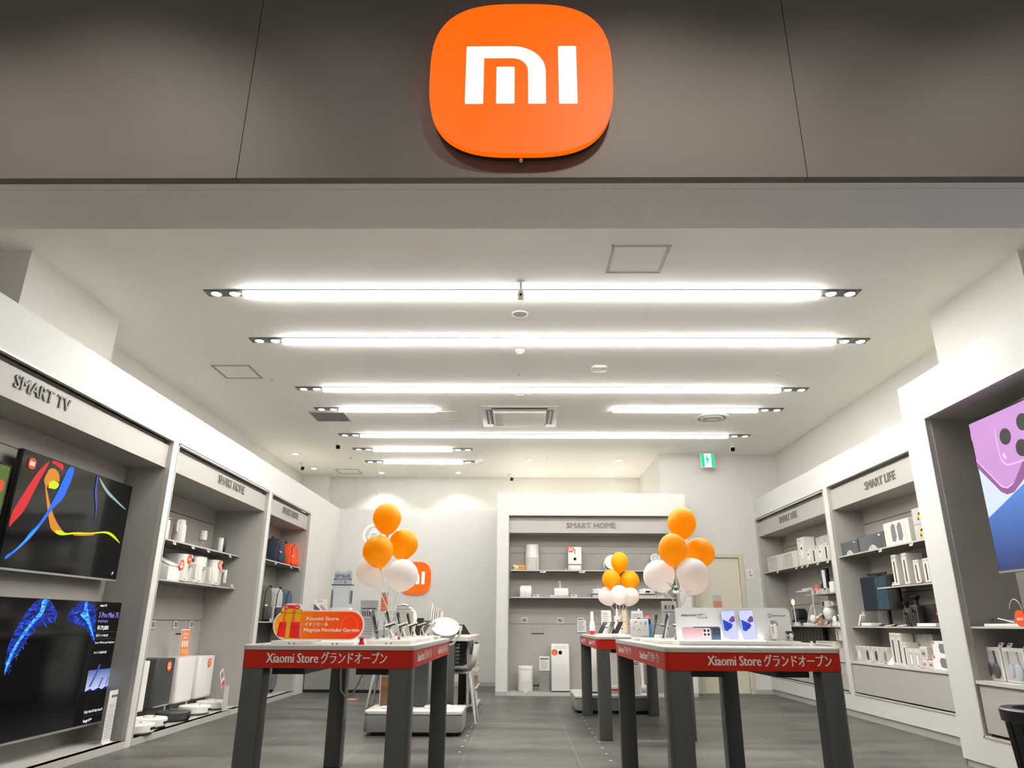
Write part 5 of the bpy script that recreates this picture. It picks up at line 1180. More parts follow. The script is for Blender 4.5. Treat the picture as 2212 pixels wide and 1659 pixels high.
t = thing('sign_stand', 'grey stand with a white information card between the two back air purifiers', 'stand', (.365, 11.42, .046)); M().box(-.073, .073, 0, .06, 0, .30, 'mid_grey').build('post', t); M().box(-.077, .077, -.008, 0, .295, .495, 'white_print').lines(-.065, .06, .31, .44, 7, -.0085, 'ink_soft', .3).poly([(-.066, .448), (.066, .448), (.066, .472), (-.066, .472)], -.0085, 'ink_soft').build('card', t)
def purifier(label, x, y, z, w, h, st=None, m='white_plastic', group='tall white air purifiers'):
    t = thing('air_purifier', label, 'air purifier', (x, y, z), 0, group)
    M().rbox(-w/2, w/2, 0, w*.9, .018, h, m, .02, bev=.006).build('body', t); M().box(-w/2+.01, w/2-.01, .01, w*.85, 0, .018, 'black').build('foot', t)
    b = M(); n = 17
    for k in range(n):
        for j in range(14): b.box(-w*.46+k*w*.92/n, -w*.46+k*w*.92/n+w*.018, -.0015, .001, h*.06+j*h*.037+(k % 2)*h*.018, h*.06+j*h*.037+(k % 2)*h*.018+h*.020, 'light_grey')
    b.build('grille', t); M().disc(0, -.001, h*.82, w*.10, 'black_gloss', .004).build('display', t); M().lines(-w*.38, w*.36, h*.90, h*.97, 2, -.001, 'ink_soft', .15, False).build('print', t)
    if st: 
        o = sticker(t, -w*.31, -.003, h*.825, w*.16, ['1', '台']); 
    return t
purifier('tall white air purifier with an orange number sticker on the back unit\'s base', .605, 11.38, .046, .275, .672, True)
# grey pedestal beside the back unit's base
t = thing('pedestal', 'grey square pedestal with a white top at the far end of the back unit\'s base', 'pedestal', (2.06, 11.33, .046)); M().box(-.17, .17, 0, .30, 0, .39, 'mid_grey').build('column', t); M().box(-.175, .175, -.005, .305, .39, .41, 'white_plastic').build('top', t)
# notice on the wall beside the door, light switch on the back panel
t = thing('wall_notice', 'small white notice with arrow print on the wall beside the door', 'sign', (3.731, 11.822, 1.72)); M().box(-.052, .052, 0, .006, 0, .15, 'white_print').build('sheet', t)
b = M().poly([(-.03, .085), (.005, .100), (-.03, .115), (-.02, .100)], -.0005, 'ink').lines(-.03, .03, .03, .065, 2, -.0005, 'ink', .4).disc(.033, -.0005, .135, .004, 'ink'); b.build('print', t)
t = thing('door_stop_button', 'tiny round white knob on the bare back panel beside the shelf unit', 'knob', (-.44, 12.948, .991)); M().cyl(0, 0, 0, .02, .014, 'white_plastic', seg=16, T=Matrix.Rotation(R(90), 4, 'X')).build('knob_body', t)

# ================================================================== BALLOONS
def balloon(label, c, m, base, w=.23, h=.25, group=None):
    t = thing('balloon', label, 'balloon', c, 0, group)
    d = (Vector(c)-Vector(base)); L = d.length; d.normalize()
    d = (d*.75+Vector((0, 0, .25))).normalized()
    q = d.to_track_quat('Z', 'Y').to_matrix().to_4x4(); T = q @ Matrix.Translation((0, 0, -h*.5))
    r = w/2; N = 16; prof = []
    for k in range(N+1):
        u = k/N; a = math.pi*u
        rr = math.sin(a)*(1-.20*math.cos(a)**1*(.9)) if False else math.sin(a)
        z = (1-math.cos(a))/2
        taper = 1-.30*max(0, (.5-z)*2)**1.4
        prof.append((max(0, r*rr*taper), h*z))
    prof[0] = (0, 0); prof[-1] = (0, h)
    sk = M(T).lathe(prof, m, 32).build('skin', t, smooth=180)
    M(T).lathe([(.010, -.012), (.005, -.002), (.012, .004)], m, 12).build('knot', t)
    kn = q @ Vector((0, 0, -h*.5-.008)); M().tube([kn, (Vector(base)-Vector(c))*.55+kn*.12, Vector(base)-Vector(c)], .0035, 'white_plastic', 6).build('stick', t)
    return t
def balloon_stand(label, base, z0):
    t = thing('balloon_stand', label, 'stand', (base[0], base[1], z0), 0, 'balloon stands')
    H = base[2]-z0
    M().cyl(0, 0, 0, .012, .06, 'white_plastic').build('foot', t); M().cyl(0, 0, .01, H-.03, .010, 'white_plastic', seg=12).build('pole', t); M().lathe([(.010, H-.035), (.022, H-.012), (.020, H-.004), (0, H-.004)], 'white_plastic', 16).build('holder', t)
BL = (-.985, 5.62, 1.06); BR_ = (1.205, 5.62, 1.10); BF = (1.185, 8.88, 1.04)
balloon_stand('white balloon stand behind the phones on the gift sign table', BL, .892); balloon_stand('white balloon stand behind the phone launch panel', BR_, .892); balloon_stand('white balloon stand on the far table', BF, .892)
O, Wh = 'balloon_orange', 'balloon_white'
g1, g2, g3 = 'balloons over the gift sign table', 'balloons over the phone launch panel', 'balloons on the far table'
balloon('topmost orange balloon of the cluster over the gift sign table', (-1.058, 5.63, 1.784), O, BL, .225, .255, g1)
balloon('orange balloon partly covering the small wall sign, over the gift sign table', (-.932, 5.72, 1.592), O, BL, .232, .25, g1)
balloon('orange balloon in front of the hanging ring sign', (-1.086, 5.50, 1.517), O, BL, .238, .25, g1)
balloon('white balloon lowest and outermost in the cluster by the IP68 board', (-1.165, 5.68, 1.387), Wh, BL, .24, .25, g1)
balloon('white balloon covering the letters of the small wall sign', (-.888, 5.46, 1.338), Wh, BL, .246, .245, g1)
balloon('topmost orange balloon of the cluster above the phone launch panel', (1.270, 5.62, 1.754), O, BR_, .225, .26, g2)
balloon('orange balloon just above the leafy chrome bowl', (1.160, 5.48, 1.536), O, BR_, .222, .255, g2)
balloon('orange balloon in front of the back door', (1.410, 5.70, 1.535), O, BR_, .238, .245, g2)
balloon('white balloon touching the leafy chrome bowl, away from the door', (1.070, 5.62, 1.352), Wh, BR_, .246, .25, g2)
balloon('white balloon in front of the door frame, foremost of its pair', (1.278, 5.43, 1.354), Wh, BR_, .236, .245, g2)
balloon('white balloon mostly hidden behind the white one before the door', (1.345, 5.66, 1.330), Wh, BR_, .24, .24, g2)
balloon('topmost orange balloon of the smallest cluster on the far table', (1.216, 8.90, 1.720), O, BF, .21, .262, g3)
balloon('orange balloon below the circulator fan in the smallest cluster', (1.100, 8.84, 1.513), O, BF, .222, .245, g3)
balloon('orange balloon of the smallest cluster, on the door side', (1.334, 8.92, 1.507), O, BF, .228, .245, g3)
balloon('white balloon of the smallest cluster, away from the door', (1.063, 8.95, 1.325), Wh, BF, .235, .23, g3)
balloon('white balloon front and centre in the smallest cluster', (1.174, 8.72, 1.330), Wh, BF, .212, .235, g3)
balloon('white balloon of the smallest cluster, on the door side', (1.322, 8.90, 1.322), Wh, BF, .228, .232, g3)

# ================================================================== GIFT SIGN TABLE
TZ = .892
t = thing('gift_sign', 'orange pill shaped sign with gift boxes reading the store and mall name', 'sign', (-1.12, 4.20, TZ+.006))
cap = lambda r: [(.158+r*math.cos(R(a)), .0905+r*math.sin(R(a))) for a in range(-90, 91, 9)] + [(-.198+r*math.cos(R(a)), .0905+r*math.sin(R(a))) for a in range(90, 271, 9)]
M().prism(cap(.081), 0, .008, 'white_print', 'y').prism([(-.245, .13), (-.238, .168), (-.234, .184), (-.226, .199), (-.205, .207), (-.16, .207), (-.14, .204), (-.127, .194), (-.122, .172), (-.12, .12)], .0, .008, 'white_print', 'y').build('white_border', t)
M().prism(cap(.073), -.001, .0, 'gift_panel', 'y').build('panel', t)
b = M().poly([(-.232,.176),(-.127,.176),(-.127,.108),(-.234,.108)], -.001, 'gold_gift').poly([(-.222,.176),(-.209,.176),(-.212,.108),(-.226,.108)], -.0022, 'gift_ribbon').poly([(-.175,.176),(-.158,.176),(-.158,.108),(-.176,.108)], -.0022, 'gift_ribbon').poly([(-.232,.1555),(-.127,.1555),(-.127,.1545),(-.232,.1545)], -.003, 'copper')
b.poly([(-.243,.106),(-.127,.106),(-.123,.020),(-.243,.028),(-.252,.036)], -.001, 'red_gift').poly([(-.127,.106),(-.121,.104),(-.118,.020),(-.123,.020)], -.001, 'pink_phone').poly([(-.203,.106),(-.178,.106),(-.181,.020),(-.203,.020)], -.0022, 'gold_gift').poly([(-.245,.083),(-.126,.083),(-.126,.082),(-.245,.082)], -.003, 'copper')
for cx_ in (-.212, -.150): b.tube([(cx_+.012*math.cos(2*math.pi*k/16), -.002, .188+.009*math.sin(2*math.pi*k/16)) for k in range(16)], .0035, 'red_gift', 6, closed=True)
b.poly([(-.203,.196),(-.186,.199),(-.182,.195),(-.176,.198),(-.160,.194),(-.160,.181),(-.203,.180)], -.0022, 'red_gift'); b.build('gift_boxes', t)
b = M().text('Xiaomi Store', -.097, -.001, .116, .0285, 'white_print', width=.188, bold=.0007, shear=.05).text('イオンモール', -.099, -.001, .0875, .0225, 'white_print', width=.132, bold=.0007, shear=.05).text('Nagoya Noritake Garden', -.101, -.001, .056, .0275, 'white_print', width=.312, bold=.0007, shear=.05); b.build('lettering', t)
M().tube([(.155+.045*math.cos(2*math.pi*k/24)*(1-.12*math.sin(2*math.pi*k/24)), -.0015, .095+.047*math.sin(2*math.pi*k/24)) for k in range(24)], .0008, 'yellow', 4, closed=True).build('balloon_outline', t)
def slab(label, x0, x1, y0, y1, h=.02, m='warm_white_plastic', group='flat display bases'):
    t = thing('display_slab', label, 'display base', ((x0+x1)/2, (y0+y1)/2, TZ), 0, group); a, c = (x1-x0)/2, (y1-y0)/2
    M().box(-a, a, -c, c, 0, h, m, .002, 1).build('body', t)
    b = M()
    for k in (-1, 0, 1): b.box(k*a*.12-.003, k*a*.12+.003, -c-.001, -c+.001, 0, .008, 'ink') if k else None
    b.build('port', t); return t
slab('flat grey display base below the gift boxes of the sign', -1.32, -1.10, 3.96, 4.14, .018, 'light_grey'); slab('flat white display base below the mall name of the sign', -1.082, -.885, 3.97, 4.14, .014, 'white_plastic')
PH = [4.20, 4.65, 5.10, 5.55]
for k, y_ in enumerate(PH): slab('flat pale display base under the %s phone of the row beside the gift sign' % ('nearest', 'second', 'third', 'farthest')[k], -.84, -.60, y_-.10, y_+.10)
def phone(label, loc, rz, lean, m='dark_grey', screen='black_gloss', w=.076, h=.162, th=.0085, group='phones on display', art=None, roll=0.):
    t = thing('smartphone', label, 'phone', loc, rz, group)
    T = Matrix.Rotation(R(roll), 4, 'Y') @ Matrix.Rotation(R(-lean), 4, 'X')
    M(T).rbox(-w/2, w/2, 0, th, .0, h, m, .010, 4, axis='y').build('body', t)
    b = M(T).poly(rrect(-w/2+.0025, w/2-.0025, .0025, h-.0025, .008, 4), -.0002, screen, th=.0006)
    if art: art(b)
    b.build('screen', t)
    M(T).rbox(-w/2+.008, 0, th, th+.003, h-.045, h-.008, 'black_gloss', .008, 3, axis='y').build('camera_bump', t)
    return t
def phone_stand(label, loc, rz, m='white_plastic', group='phone stands'):
    t = thing('phone_stand', label, 'phone stand', loc, rz, group)
    M().cyl(0, 0, 0, .010, .022, m, seg=16).build('foot', t)
    M().tube([(0, 0, .008), (.0, .018, .05), (0, .0, .088)], .006, m).build('post', t)
    M().box(-.015, .015, -.036, .028, .082, .092, m, .003, 1, T=Matrix.Rotation(R(-18), 4, 'X')).box(-.010, .010, -.032, .022, .074, .082, 'black', T=Matrix.Rotation(R(-18), 4, 'X')).build('clamp_arm', t)
    M().tube([(.0, .01, .075), (.03, .03, .05), (.035, .035, .02), (.02, .03, .004), (-.02, .03, .004)], .003, 'cable_black' if m != 'white_plastic' else 'cable_white', 6).build('cable', t)
    return t
for k, y_ in enumerate(PH):
    w_ = ('nearest', 'second', 'third', 'farthest')[k]
    phone('%s upright phone of the edge-on row beside the gift sign' % w_, (-.800, y_, TZ+.0235), 90, 14, 'silver' if k < 2 else 'black', group='phones beside the gift sign')
    phone_stand('%s holder arm in the row beside the gift sign' % w_, (-.715, y_+.01, TZ+.020), 90, 'white_plastic', group='phone holders beside the gift sign')
t = thing('security_puck', 'red round security plug at the end of the gift sign', 'security device', (-.842, 3.975, TZ)); M().cyl(0, 0, 0, .012, .016, 'red_plastic').cyl(0, 0, .012, .036, .011, 'red_plastic').build('body', t); M().box(-.004, .004, -.013, -.009, .016, .03, 'ink').build('slot', t)
t = thing('security_puck', 'tiny red security plug between the first two upright phones', 'security device', (-.73, 4.50, TZ)); M().cyl(0, 0, 0, .010, .012, 'red_plastic').cyl(0, 0, .010, .030, .008, 'red_plastic').build('body', t); M().box(-.003, .003, -.010, -.006, .012, .025, 'ink').build('slot', t)
def art_spec(b):
    b.lines(-.05, .05, .20, .215, 1, -.0005, 'ink', .4, False)
    for k in range(6): b.poly([(-.045+.016*k, .155), (-.038+.016*k, .155), (-.038+.016*k, .19), (-.045+.016*k, .19)], -.0005, 'ink')
    b.lines(-.05, .05, .03, .14, 7, -.0005, 'ink_soft', .2, False)
sheet_sign('grey phone comparison board behind the nearest upright phone', (-1.09, 5.32, TZ), 14, .125, .265, 'spec_board', art_spec)
t = thing('card_holder', 'clear stand with a small orange card behind the gift sign table phones', 'sign', (-1.055, 5.72, TZ))
M().box(-.05, .05, -.03, .03, 0, .006, 'acrylic').box(-.030, .030, 0, .004, .006, .20, 'acrylic').build('holder', t); M().box(-.026, .026, -.003, 0, .195, .31, 'orange_poster').box(-.026, .026, -.003, 0, .31, .335, 'grey_print').lines(-.02, .02, .21, .27, 3, -.0035, 'white_print', .25).build('card', t)
t = thing('clear_display_case', 'clear box of small accessories in the middle of the gift sign table', 'display case', (-.955, 5.22, TZ)); 
b = M()
for q in ((-.075, .075, -.05, -.047, .012, .19), (-.075, .075, .047, .05, .012, .19), (-.075, -.072, -.05, .05, .012, .19), (.072, .075, -.05, .05, .012, .19), (-.075, .075, -.05, .05, .187, .19)): b.box(*q, 'acrylic')
b.build('case', t); M().box(-.08, .08, -.055, .055, 0, .012, 'white_plastic').build('base', t); b = M()
for k in range(3): b.lathe([(.004, .012), (.004, .11), (.001, .13)], 'dark_grey', 8, c=(-.045+.045*k, 0)).box(-.053+.045*k, -.037+.045*k, -.006, .006, .012, .028, 'ink')
b.build('pens', t)
t = thing('clip_gadget', 'white folded clip gadget behind the farthest upright phone', 'gadget', (-.70, 5.74, TZ)); M().box(-.05, .05, -.03, .03, 0, .02, 'white_plastic', .003).build('base', t); M().tube([(-.03, 0, .02), (.0, 0, .07), (.045, 0, .12)], .012, 'white_plastic').box(-.05, .0, -.015, .015, .09, .105, 'white_plastic', .003, T=Matrix.Rotation(R(25), 4, 'Y')).build('arm', t)
t = thing('hanging_cable', 'white cable drooping under the gift sign table', 'cable'  , (-1.30, 5.50, .60)); M().tube([(0, 0, .19), (.0, 0, .05), (.01, 0, -.06), (.05, 0, -.105), (.09, 0, -.095), (.13, 0, -.02), (.16, 0, .06), (.17, 0, .19)], .006, 'cable_white', 8).build('cord', t)

# ================================================================== PHONE LAUNCH TABLE
t = thing('launch_panel', 'pale rounded phone launch panel with pink and navy phone picture and lit base', 'sign', (1.25, 4.35, TZ))
M().prism([(-.341,.19),(-.337,.198),(-.329,.204),(.293,.206),(.308,.203),(.319,.193),(.324,.178),(.327,.025),(-.342,.025)], 0, .012, 'launch_board', 'y').build('panel', t)
q = M().prism(rrect(-.25, -.087, .018, .099, .012, 4), -.001, 0, 'navy_phone', 'y'); b = M().prism(rrect(-.308, -.142, .018, .094, .012, 4), -.002, -.001, 'pink_phone', 'y').prism(rrect(-.190, -.148, .046, .090, .010, 4), -.003, -.002, 'white_print', 'y')
for x in (-.179, -.158):
    for z in (.057, .078): b.disc(x, -.003, z, .008, 'ink'); q.disc(x+.056, -.0015, z+.004, .009, 'ink')
b.build('pink_phone_picture', t); q.build('navy_phone_picture', t); b = M()
b.disc(-.164, -.0005, .150, .0045, 'copper'); b.tube([(.206+.009*math.cos(2*math.pi*k/18), -.001, .1635+.010*math.sin(2*math.pi*k/18)) for k in range(18)], .0016, 'ink_soft', 4, closed=True); b.build('emblem', t)
b = M().text('xiaomi', -.309, -.0006, .157, .019, 'ink', width=.087, bold=.0006).text('17T', -.214, -.0006, .157, .017, 'ink', width=.028, bold=.0002).text('Series', -.182, -.0006, .166, .006, 'ink_soft'); b.lines(-.215, -.172, .146, .152, 1, -.0005, 'ink_soft', .5, False); b.build('lettering', t); M().text('Xiaomi HyperAI', .219, -.0006, .159, .012, 'ink', width=.079).build('lettering', t)
M().box(-.345, .155, -.075, .10, 0, .024, 'white_plastic', .003).box(.155, .345, -.075, .10, 0, .024, 'white_plastic', .003).box(.28, .40, -.06, .08, 0, .016, 'white_plastic', .003).box(-.345, .28, -.10, -.07, 0, .008, 'acrylic').build('tray', t)
M().box(-.338, .15, -.068, -.006, .0245, .027, 'tray_glow').build('light_strip', t)
def art_launch(flip):
    def f(b):
        b.poly([(-.035,.115),(-.035,.055),(-.018,.048),(.018,.076),(.015,.088)], -.0010, 's_screen_blue', th=.0003).poly([(.035,.128),(.020,.130),(-.002,.106),(.012,.094),(.035,.100)], -.0010, 's_screen_purple', th=.0003)
        for x, z in ((-.012,.084),(.0,.078),(-.010,.068),(.004,.066)): b.disc(x, -.0015, z, .0045, 'ink', .0004, 12)
        b.disc(0, -.0010, .152, .002, 'ink', .0004, 10)
    return f
phone('upright phone with blue and violet picture before the launch panel, beside the pink phone picture', (1.214, 4.305, TZ+.029), 0, 8, 'suitcase_light', 's_screen_lav', .082, .162, group='phones before the launch panel', art=art_launch(0), roll=-3)
phone('upright phone with blue and violet picture before the launch panel, nearer the watches', (1.322, 4.305, TZ+.029), 0, 8, 'suitcase_light', 's_screen_lav', .084, .166, group='phones before the launch panel', art=art_launch(0), roll=-4)
t = thing('clear_puck', 'clear round puck at the foot of the phone beside the pink phone picture', 'display base', (1.170, 4.285, TZ+.0275)); M().lathe([(.024, 0), (.022, .008), (.010, .012), (.006, .022), (0, .024)], 'acrylic', 20).build('body', t)
def watch(label, loc, h, wide, m='white_plastic', square=False):
    t = thing('smartwatch', label, 'watch', loc, 0, 'watches on the launch panel tray')
    M().cyl(0, 0, 0, .006, .026, 'acrylic').box(-.018, .018, -.006, .010, .006, h*.75, 'acrylic', .002).build('stand', t)
    T = Matrix.Translation((0, -.004, h*.88)) @ Matrix.Rotation(R(35), 4, 'X')
    if square: M(T).rbox(-.022, .022, -.018, .018, -.006, .006, 'silver', .008, 4, bev=.002).build('case', t); M(T).rbox(-.018, .018, -.014, .014, .006, .008, 'black_gloss', .006, 4).build('dial', t)
    else: M(T).cyl(0, 0, -.006, .006, .024, 'silver', seg=28, bev=.002).build('case', t); M(T).cyl(0, 0, .006, .008, .021, 'dark_grey', seg=28).build('dial', t)
    M().tube([(0, -.022, h*.84), (0, -.034, h*.55), (0, -.022, h*.15), (0, .010, h*.10), (0, .026, h*.5), (0, .012, h*.98)], .010, m, 8).build('strap', t)
    return t
watch('round watch with pale strap upright on the launch panel tray', (1.458, 4.305, TZ+.024), .108, .05); watch('square faced watch lying low at the end of the launch panel tray', (1.540, 4.30, TZ+.024), .045, .05, 'light_grey', True)
t = thing('clear_wedge', 'clear slanted plastic wedge behind the round watch', 'stand', (1.410, 4.325, TZ+.024)); M().prism([(-.05, 0), (.04, 0), (-.03, .05)], 0, .012, 'acrylic', 'y').build('body', t)
PR = [4.60, 5.02, 5.44]
for k, y_ in enumerate(PR):
    w_ = ('nearest', 'middle', 'farthest')[k]
    slab('flat pale display base under the %s phone on the open side of the launch panel' % w_, .82, 1.09, y_-.10, y_+.10)
    phone('%s dark phone leaning on the open side of the launch panel' % w_, (.955, y_, TZ+.0235), -90, 14, ('black', 'silver', 'dark_grey')[k], group='phones beside the launch panel')
    phone_stand('%s holder arm on the open side of the launch panel' % w_, (1.02, y_-.07, TZ+.02), -90, group='phone holders beside the launch panel')
phone('bright blue phone standing face away near the far end of the launch table', (.985, 5.78, TZ+.001), 160, 12, 'blue_phone', 'blue_phone', group='single phones on the launch table')
t = thing('printed_bag', 'white tilted block printed with small dark shapes on the launch table corner', 'box', (.91, 5.70, TZ+.03), -10)
T = Matrix.Rotation(R(-14), 4, 'X'); M(T).box(-.07, .07, 0, .05, 0, .125, 'white_print', .006).build('body', t); b = M(T); rr = random.Random(5)
for k in range(16): x = rr.uniform(-.055, .045); z = rr.uniform(.02, .105); a = rr.uniform(.006, .014); b.poly([(x, z), (x+a, z+.003), (x+a*.9, z+.008), (x+.002, z+.006)], -.0005, ('ink_soft', 'ink', 'grey_print')[k % 3])
b.build('print', t)
t = thing('copper_dial', 'round copper coloured dial peeping over the white printed block', 'dial', (.925, 5.82, TZ)); M().box(-.02, .02, 0, .02, 0, .11, 'white_plastic').build('stand', t); M().disc(0, -.001, .135, .028, 'copper', .006).build('face', t); M().tube([(.030*math.cos(2*math.pi*k/20), -.002, .135+.030*math.sin(2*math.pi*k/20)) for k in range(20)], .003, 'white_plastic', 6, closed=True).build('rim', t)
def art_tall(b):
    for k, c_ in enumerate(('navy_phone', 'brown_card', 'ink')): b.poly([(-.035+.028*k, .225), (-.019+.028*k, .225), (-.019+.028*k, .255), (-.035+.028*k, .255)], -.0005, c_)
    b.poly([(-.045, .200), (.055, .200), (.055, .206), (-.045, .206)], -.0005, 'ink_soft'); b.lines(-.045, .05, .02, .19, 11, -.0005, 'ink_soft', .15, False)
sheet_sign('tall white phone comparison sheet behind the leafy chrome bowl', (1.165, 5.80, TZ), -4, .118, .285, 'spec_board', art_tall)
def art_low(b):
    b.lines(-.10, .10, .19, .215, 1, -.0005, 'ink_soft', .5, False); b.poly([(-.06, .20), (-.04, .20), (-.04, .215), (-.06, .215)], -.0012, 'ink')
sheet_sign('white information board mostly hidden behind the launch panel', (1.36, 5.84, TZ), 6, .24, .235, 'white_print', art_low)
t = thing('card_holder', 'clear stand with a peach card behind the launch panel', 'sign', (1.52, 5.70, TZ)); M().box(-.04, .04, -.03, .03, 0, .006, 'acrylic').box(-.036, .036, 0, .004, .006, .33, 'acrylic').build('holder', t); M().box(-.034, .034, -.003, 0, .16, .285, 'peach_poster').box(-.034, .034, -.003, 0, .285, .325, 'white_print').build('card', t)
t = thing('plant_bowl', 'small chrome bowl with grass blades and white ball on a thin stem', 'ornament', (1.062, 5.02, TZ))
M().cyl(0, 0, 0, .008, .035, 'chrome').build('foot', t); M().cyl(0, 0, .008, .312, .0035, 'silver', seg=8).build('stem', t)
T = Matrix.Translation((0, 0, .345)) @ Matrix.Rotation(R(28), 4, 'X')
M(T).lathe([(.0, -.034), (.018, -.030), (.030, -.016), (.034, .0), (.031, .0), (.026, -.014), (0, -.024)], 'chrome', 28).build('bowl', t); M(T).lathe([(.030, -.004), (0, -.002)], 'black', 20).build('soil', t); M(T).ball((0, -.0, .008), .011, .011, .011, 'white_plastic').build('white_ball', t)
b = M(T)
for k in range(9): a = 2*math.pi*k/9; b.tube([(.02*math.cos(a), .02*math.sin(a), .0), (.03*math.cos(a)-.004, .03*math.sin(a), .016), (.045*math.cos(a)-.02, .045*math.sin(a), .026+.012*(k % 3))], [.0022, .002, .0005], 'grass_blade', 5)
b.build('grass', t)

# ================================================================== FAR TABLE THINGS
t = thing('handheld_blender', 'white tapered wand with red foot at the far table corner', 'appliance', (.825, 8.55, TZ)); M().cyl(0, 0, 0, .045, .028, 'red_plastic', .026).build('red_foot', t); M().lathe([(.030, .04), (.032, .09), (.026, .13), (.018, .15), (.017, .245), (.014, .25), (0, .25)], 'white_plastic', 20).build('body', t)
for k, (x_, y_) in enumerate(((.88, 8.35), (.93, 8.05), (1.02, 8.30), (.98, 7.80))):
    phone('%s dark phone leaning steeply on the far table' % ('first', 'second', 'third', 'last')[k], (x_, y_, TZ+.001), -62, 32, ('black', 'dark_grey', 'silver', 'black')[k], group='phones on the far table')
phone_stand('holder with pink round tag on the far table', (.945, 8.22, TZ), -90, group='phone holders on the far table'); phone_stand('white holder arm nearest the white balloon stand on the far table', (1.06, 8.02, TZ), -90, group='phone holders on the far table')
t = thing('pink_tag', 'small pink round tag hanging at the dark phones on the far table', 'tag', (.915, 7.90, TZ)); M().disc(0, 0, .035, .016, 'pink_phone', .003).cyl(0, .004, 0, .02, .004, 'white_plastic', seg=8).build('body', t)
t = thing('earphone_case', 'white and black earphone case by the balloon stand on the far table', 'earphones', (1.10, 8.45, TZ)); M().rbox(-.03, .03, 0, .03, 0, .08, 'white_plastic', .014, axis='y').build('case', t); M().disc(-.012, -.001, .045, .009, 'black_gloss', .004).disc(.014, -.001, .05, .008, 'black_gloss', .004).build('earbud', t)
def art_list(b): b.lines(-.05, .05, .06, .25, 9, -.0005, 'ink_soft', .3)
sheet_sign('white list card behind the leaning dark phones on the far table', (1.02, 8.82, TZ), 0, .115, .268, 'white_print', art_list)
t = thing('card_holder', 'narrow clear stand with stacked orange cards on the far table', 'sign', (1.215, 8.66, TZ)); M().box(-.04, .04, -.03, .03, 0, .006, 'acrylic').box(-.048, .045, 0, .004, .006, .28, 'acrylic').build('holder', t); b = M()
for k in range(4): b.box(-.022, .020, -.003, 0, .02+.062*k, .075+.062*k, 'peach_poster')
b.build('card', t)
def art_gs(b): b.lines(-.055, .055, .17, .23, 3, -.0005, 'ink_soft', .3, False); b.lines(-.055, .055, .02, .15, 5, -.0005, 'grey_print', .3)
sheet_sign('grey printed board in the middle of the far table', (1.355, 8.62, TZ), 4, .135, .262, 'spec_board', art_gs)
slab('flat pale display base at the near corner of the far table', .80, 1.02, 7.20, 7.40); slab('flat pale display base second from the near corner of the far table', .80, 1.02, 7.60, 7.78)

# ================================================================== LOW PLATFORMS AND WHAT STANDS ON THEM
def platform(label, x0, x1, y0, y1, h):
    cx, cy_ = (x0+x1)/2, (y0+y1)/2; a, c = (x1-x0)/2, (y1-y0)/2
    t = thing('display_platform', label, 'platform', (cx, cy_, 0), 0, 'low display platforms')
    M().box(-a+.07, a-.07, -c+.06, c-.06, 0, .05, 'black').build('plinth', t)
    M().rbox(-a, a, -c, c, .035, h-.036, 'mid_grey', .05, 5, bev=.004).box(-a+.01, a-.01, -c+.01, c-.01, h-.038, h-.028, 'black').build('body', t)
    M().rbox(-a, a, -c, c, h-.028, h, 'table_white', .05, 6, bev=.003).build('top', t)
    return t
MATS['mid_grey'].node_tree.nodes['Principled BSDF'].inputs['Roughness'].default_value = .4
platform('low grey platform with white top holding the pedestal fans', -1.475, -.545, 7.28, 7.88, .215); platform('low dark platform with white top behind the far table holding vacuums', .655, 1.640, 9.16, 10.02, .198)
PZ = .215
def pedestal_fan(label, x, y, z, r, tilt, yaw, bx_, by_):
    t = thing('pedestal_fan', label, 'fan', (bx_, by_, PZ), 0, 'white pedestal fans')
    dx, dy, H = x-bx_, y-by_, z-PZ
    M().lathe([(.145, 0), (.145, .012), (.135, .022), (.03, .028), (.02, .05)], 'white_plastic', 36).build('base', t)
    M().tube([(0, 0, .03), (0, 0, H-r*1.55), (dx, dy, H-r*1.25)], .014, 'white_plastic', 12).build('pole', t)
    Y = Matrix.Translation((dx, dy, H)) @ Matrix.Rotation(R(yaw), 4, 'Z')
    M(Y).tube([(-r*1.10, 0, 0), (-r*1.06, 0, -r*.55), (-r*.6, 0, -r*1.15), (0, 0, -r*1.28), (r*.6, 0, -r*1.15), (r*1.06, 0, -r*.55), (r*1.10, 0, 0)], r*.085, 'white_plastic', 10).build('yoke', t)
    T = Y @ Matrix.Rotation(R(90-tilt), 4, 'X')
    M(T).lathe([(r*.45, -r*.85), (r*.75, -r*.70), (r*.92, -r*.30), (r, .0), (r*1.01, .02*r), (r*.94, .05*r), (r*.94, -.02*r)], 'white_plastic', 48).build('drum', t)
    b = M(T).lathe([(r*.24, r*.07), (r*.22, r*.09), (0, r*.095)], 'white_plastic', 24)
    for k in range(12): rr = r*(.28+.055*k); b.tube([(rr*math.cos(2*math.pi*j/44), rr*math.sin(2*math.pi*j/44), r*(.07-.05*(k/11)**2)) for j in range(44)], r*.009, 'white_plastic', 4, closed=True)
    for k in range(40): a = 2*math.pi*k/40; b.tube([(r*.22*math.cos(a), r*.22*math.sin(a), r*.07), (r*.93*math.cos(a+.3), r*.93*math.sin(a+.3), r*.02)], r*.008, 'white_plastic', 4)
    b.build('grille', t); M(T).lathe([(r*.90, -r*.18), (0, -r*.18)], 'light_grey', 36).build('fan_disc', t)
    return t
pedestal_fan('white pedestal fan tilted upward at the corner of the gift sign table', -.757, 7.52, .972, .142, 52, 12, -.80, 7.58)
pedestal_fan('white pedestal fan turned sideways behind the upright phones', -1.215, 7.62, 1.045, .150, 6, -38, -1.22, 7.56)
t = thing('poster_board', 'tall narrow brown photo poster standing on the fan platform', 'poster', (-1.335, 7.52, PZ)); M().box(-.10, .10, -.02, .06, 0, .012, 'white_plastic').build('foot', t); M().box(-.045, .055, 0, .012, .012, .60, 'white_print').build('board', t)
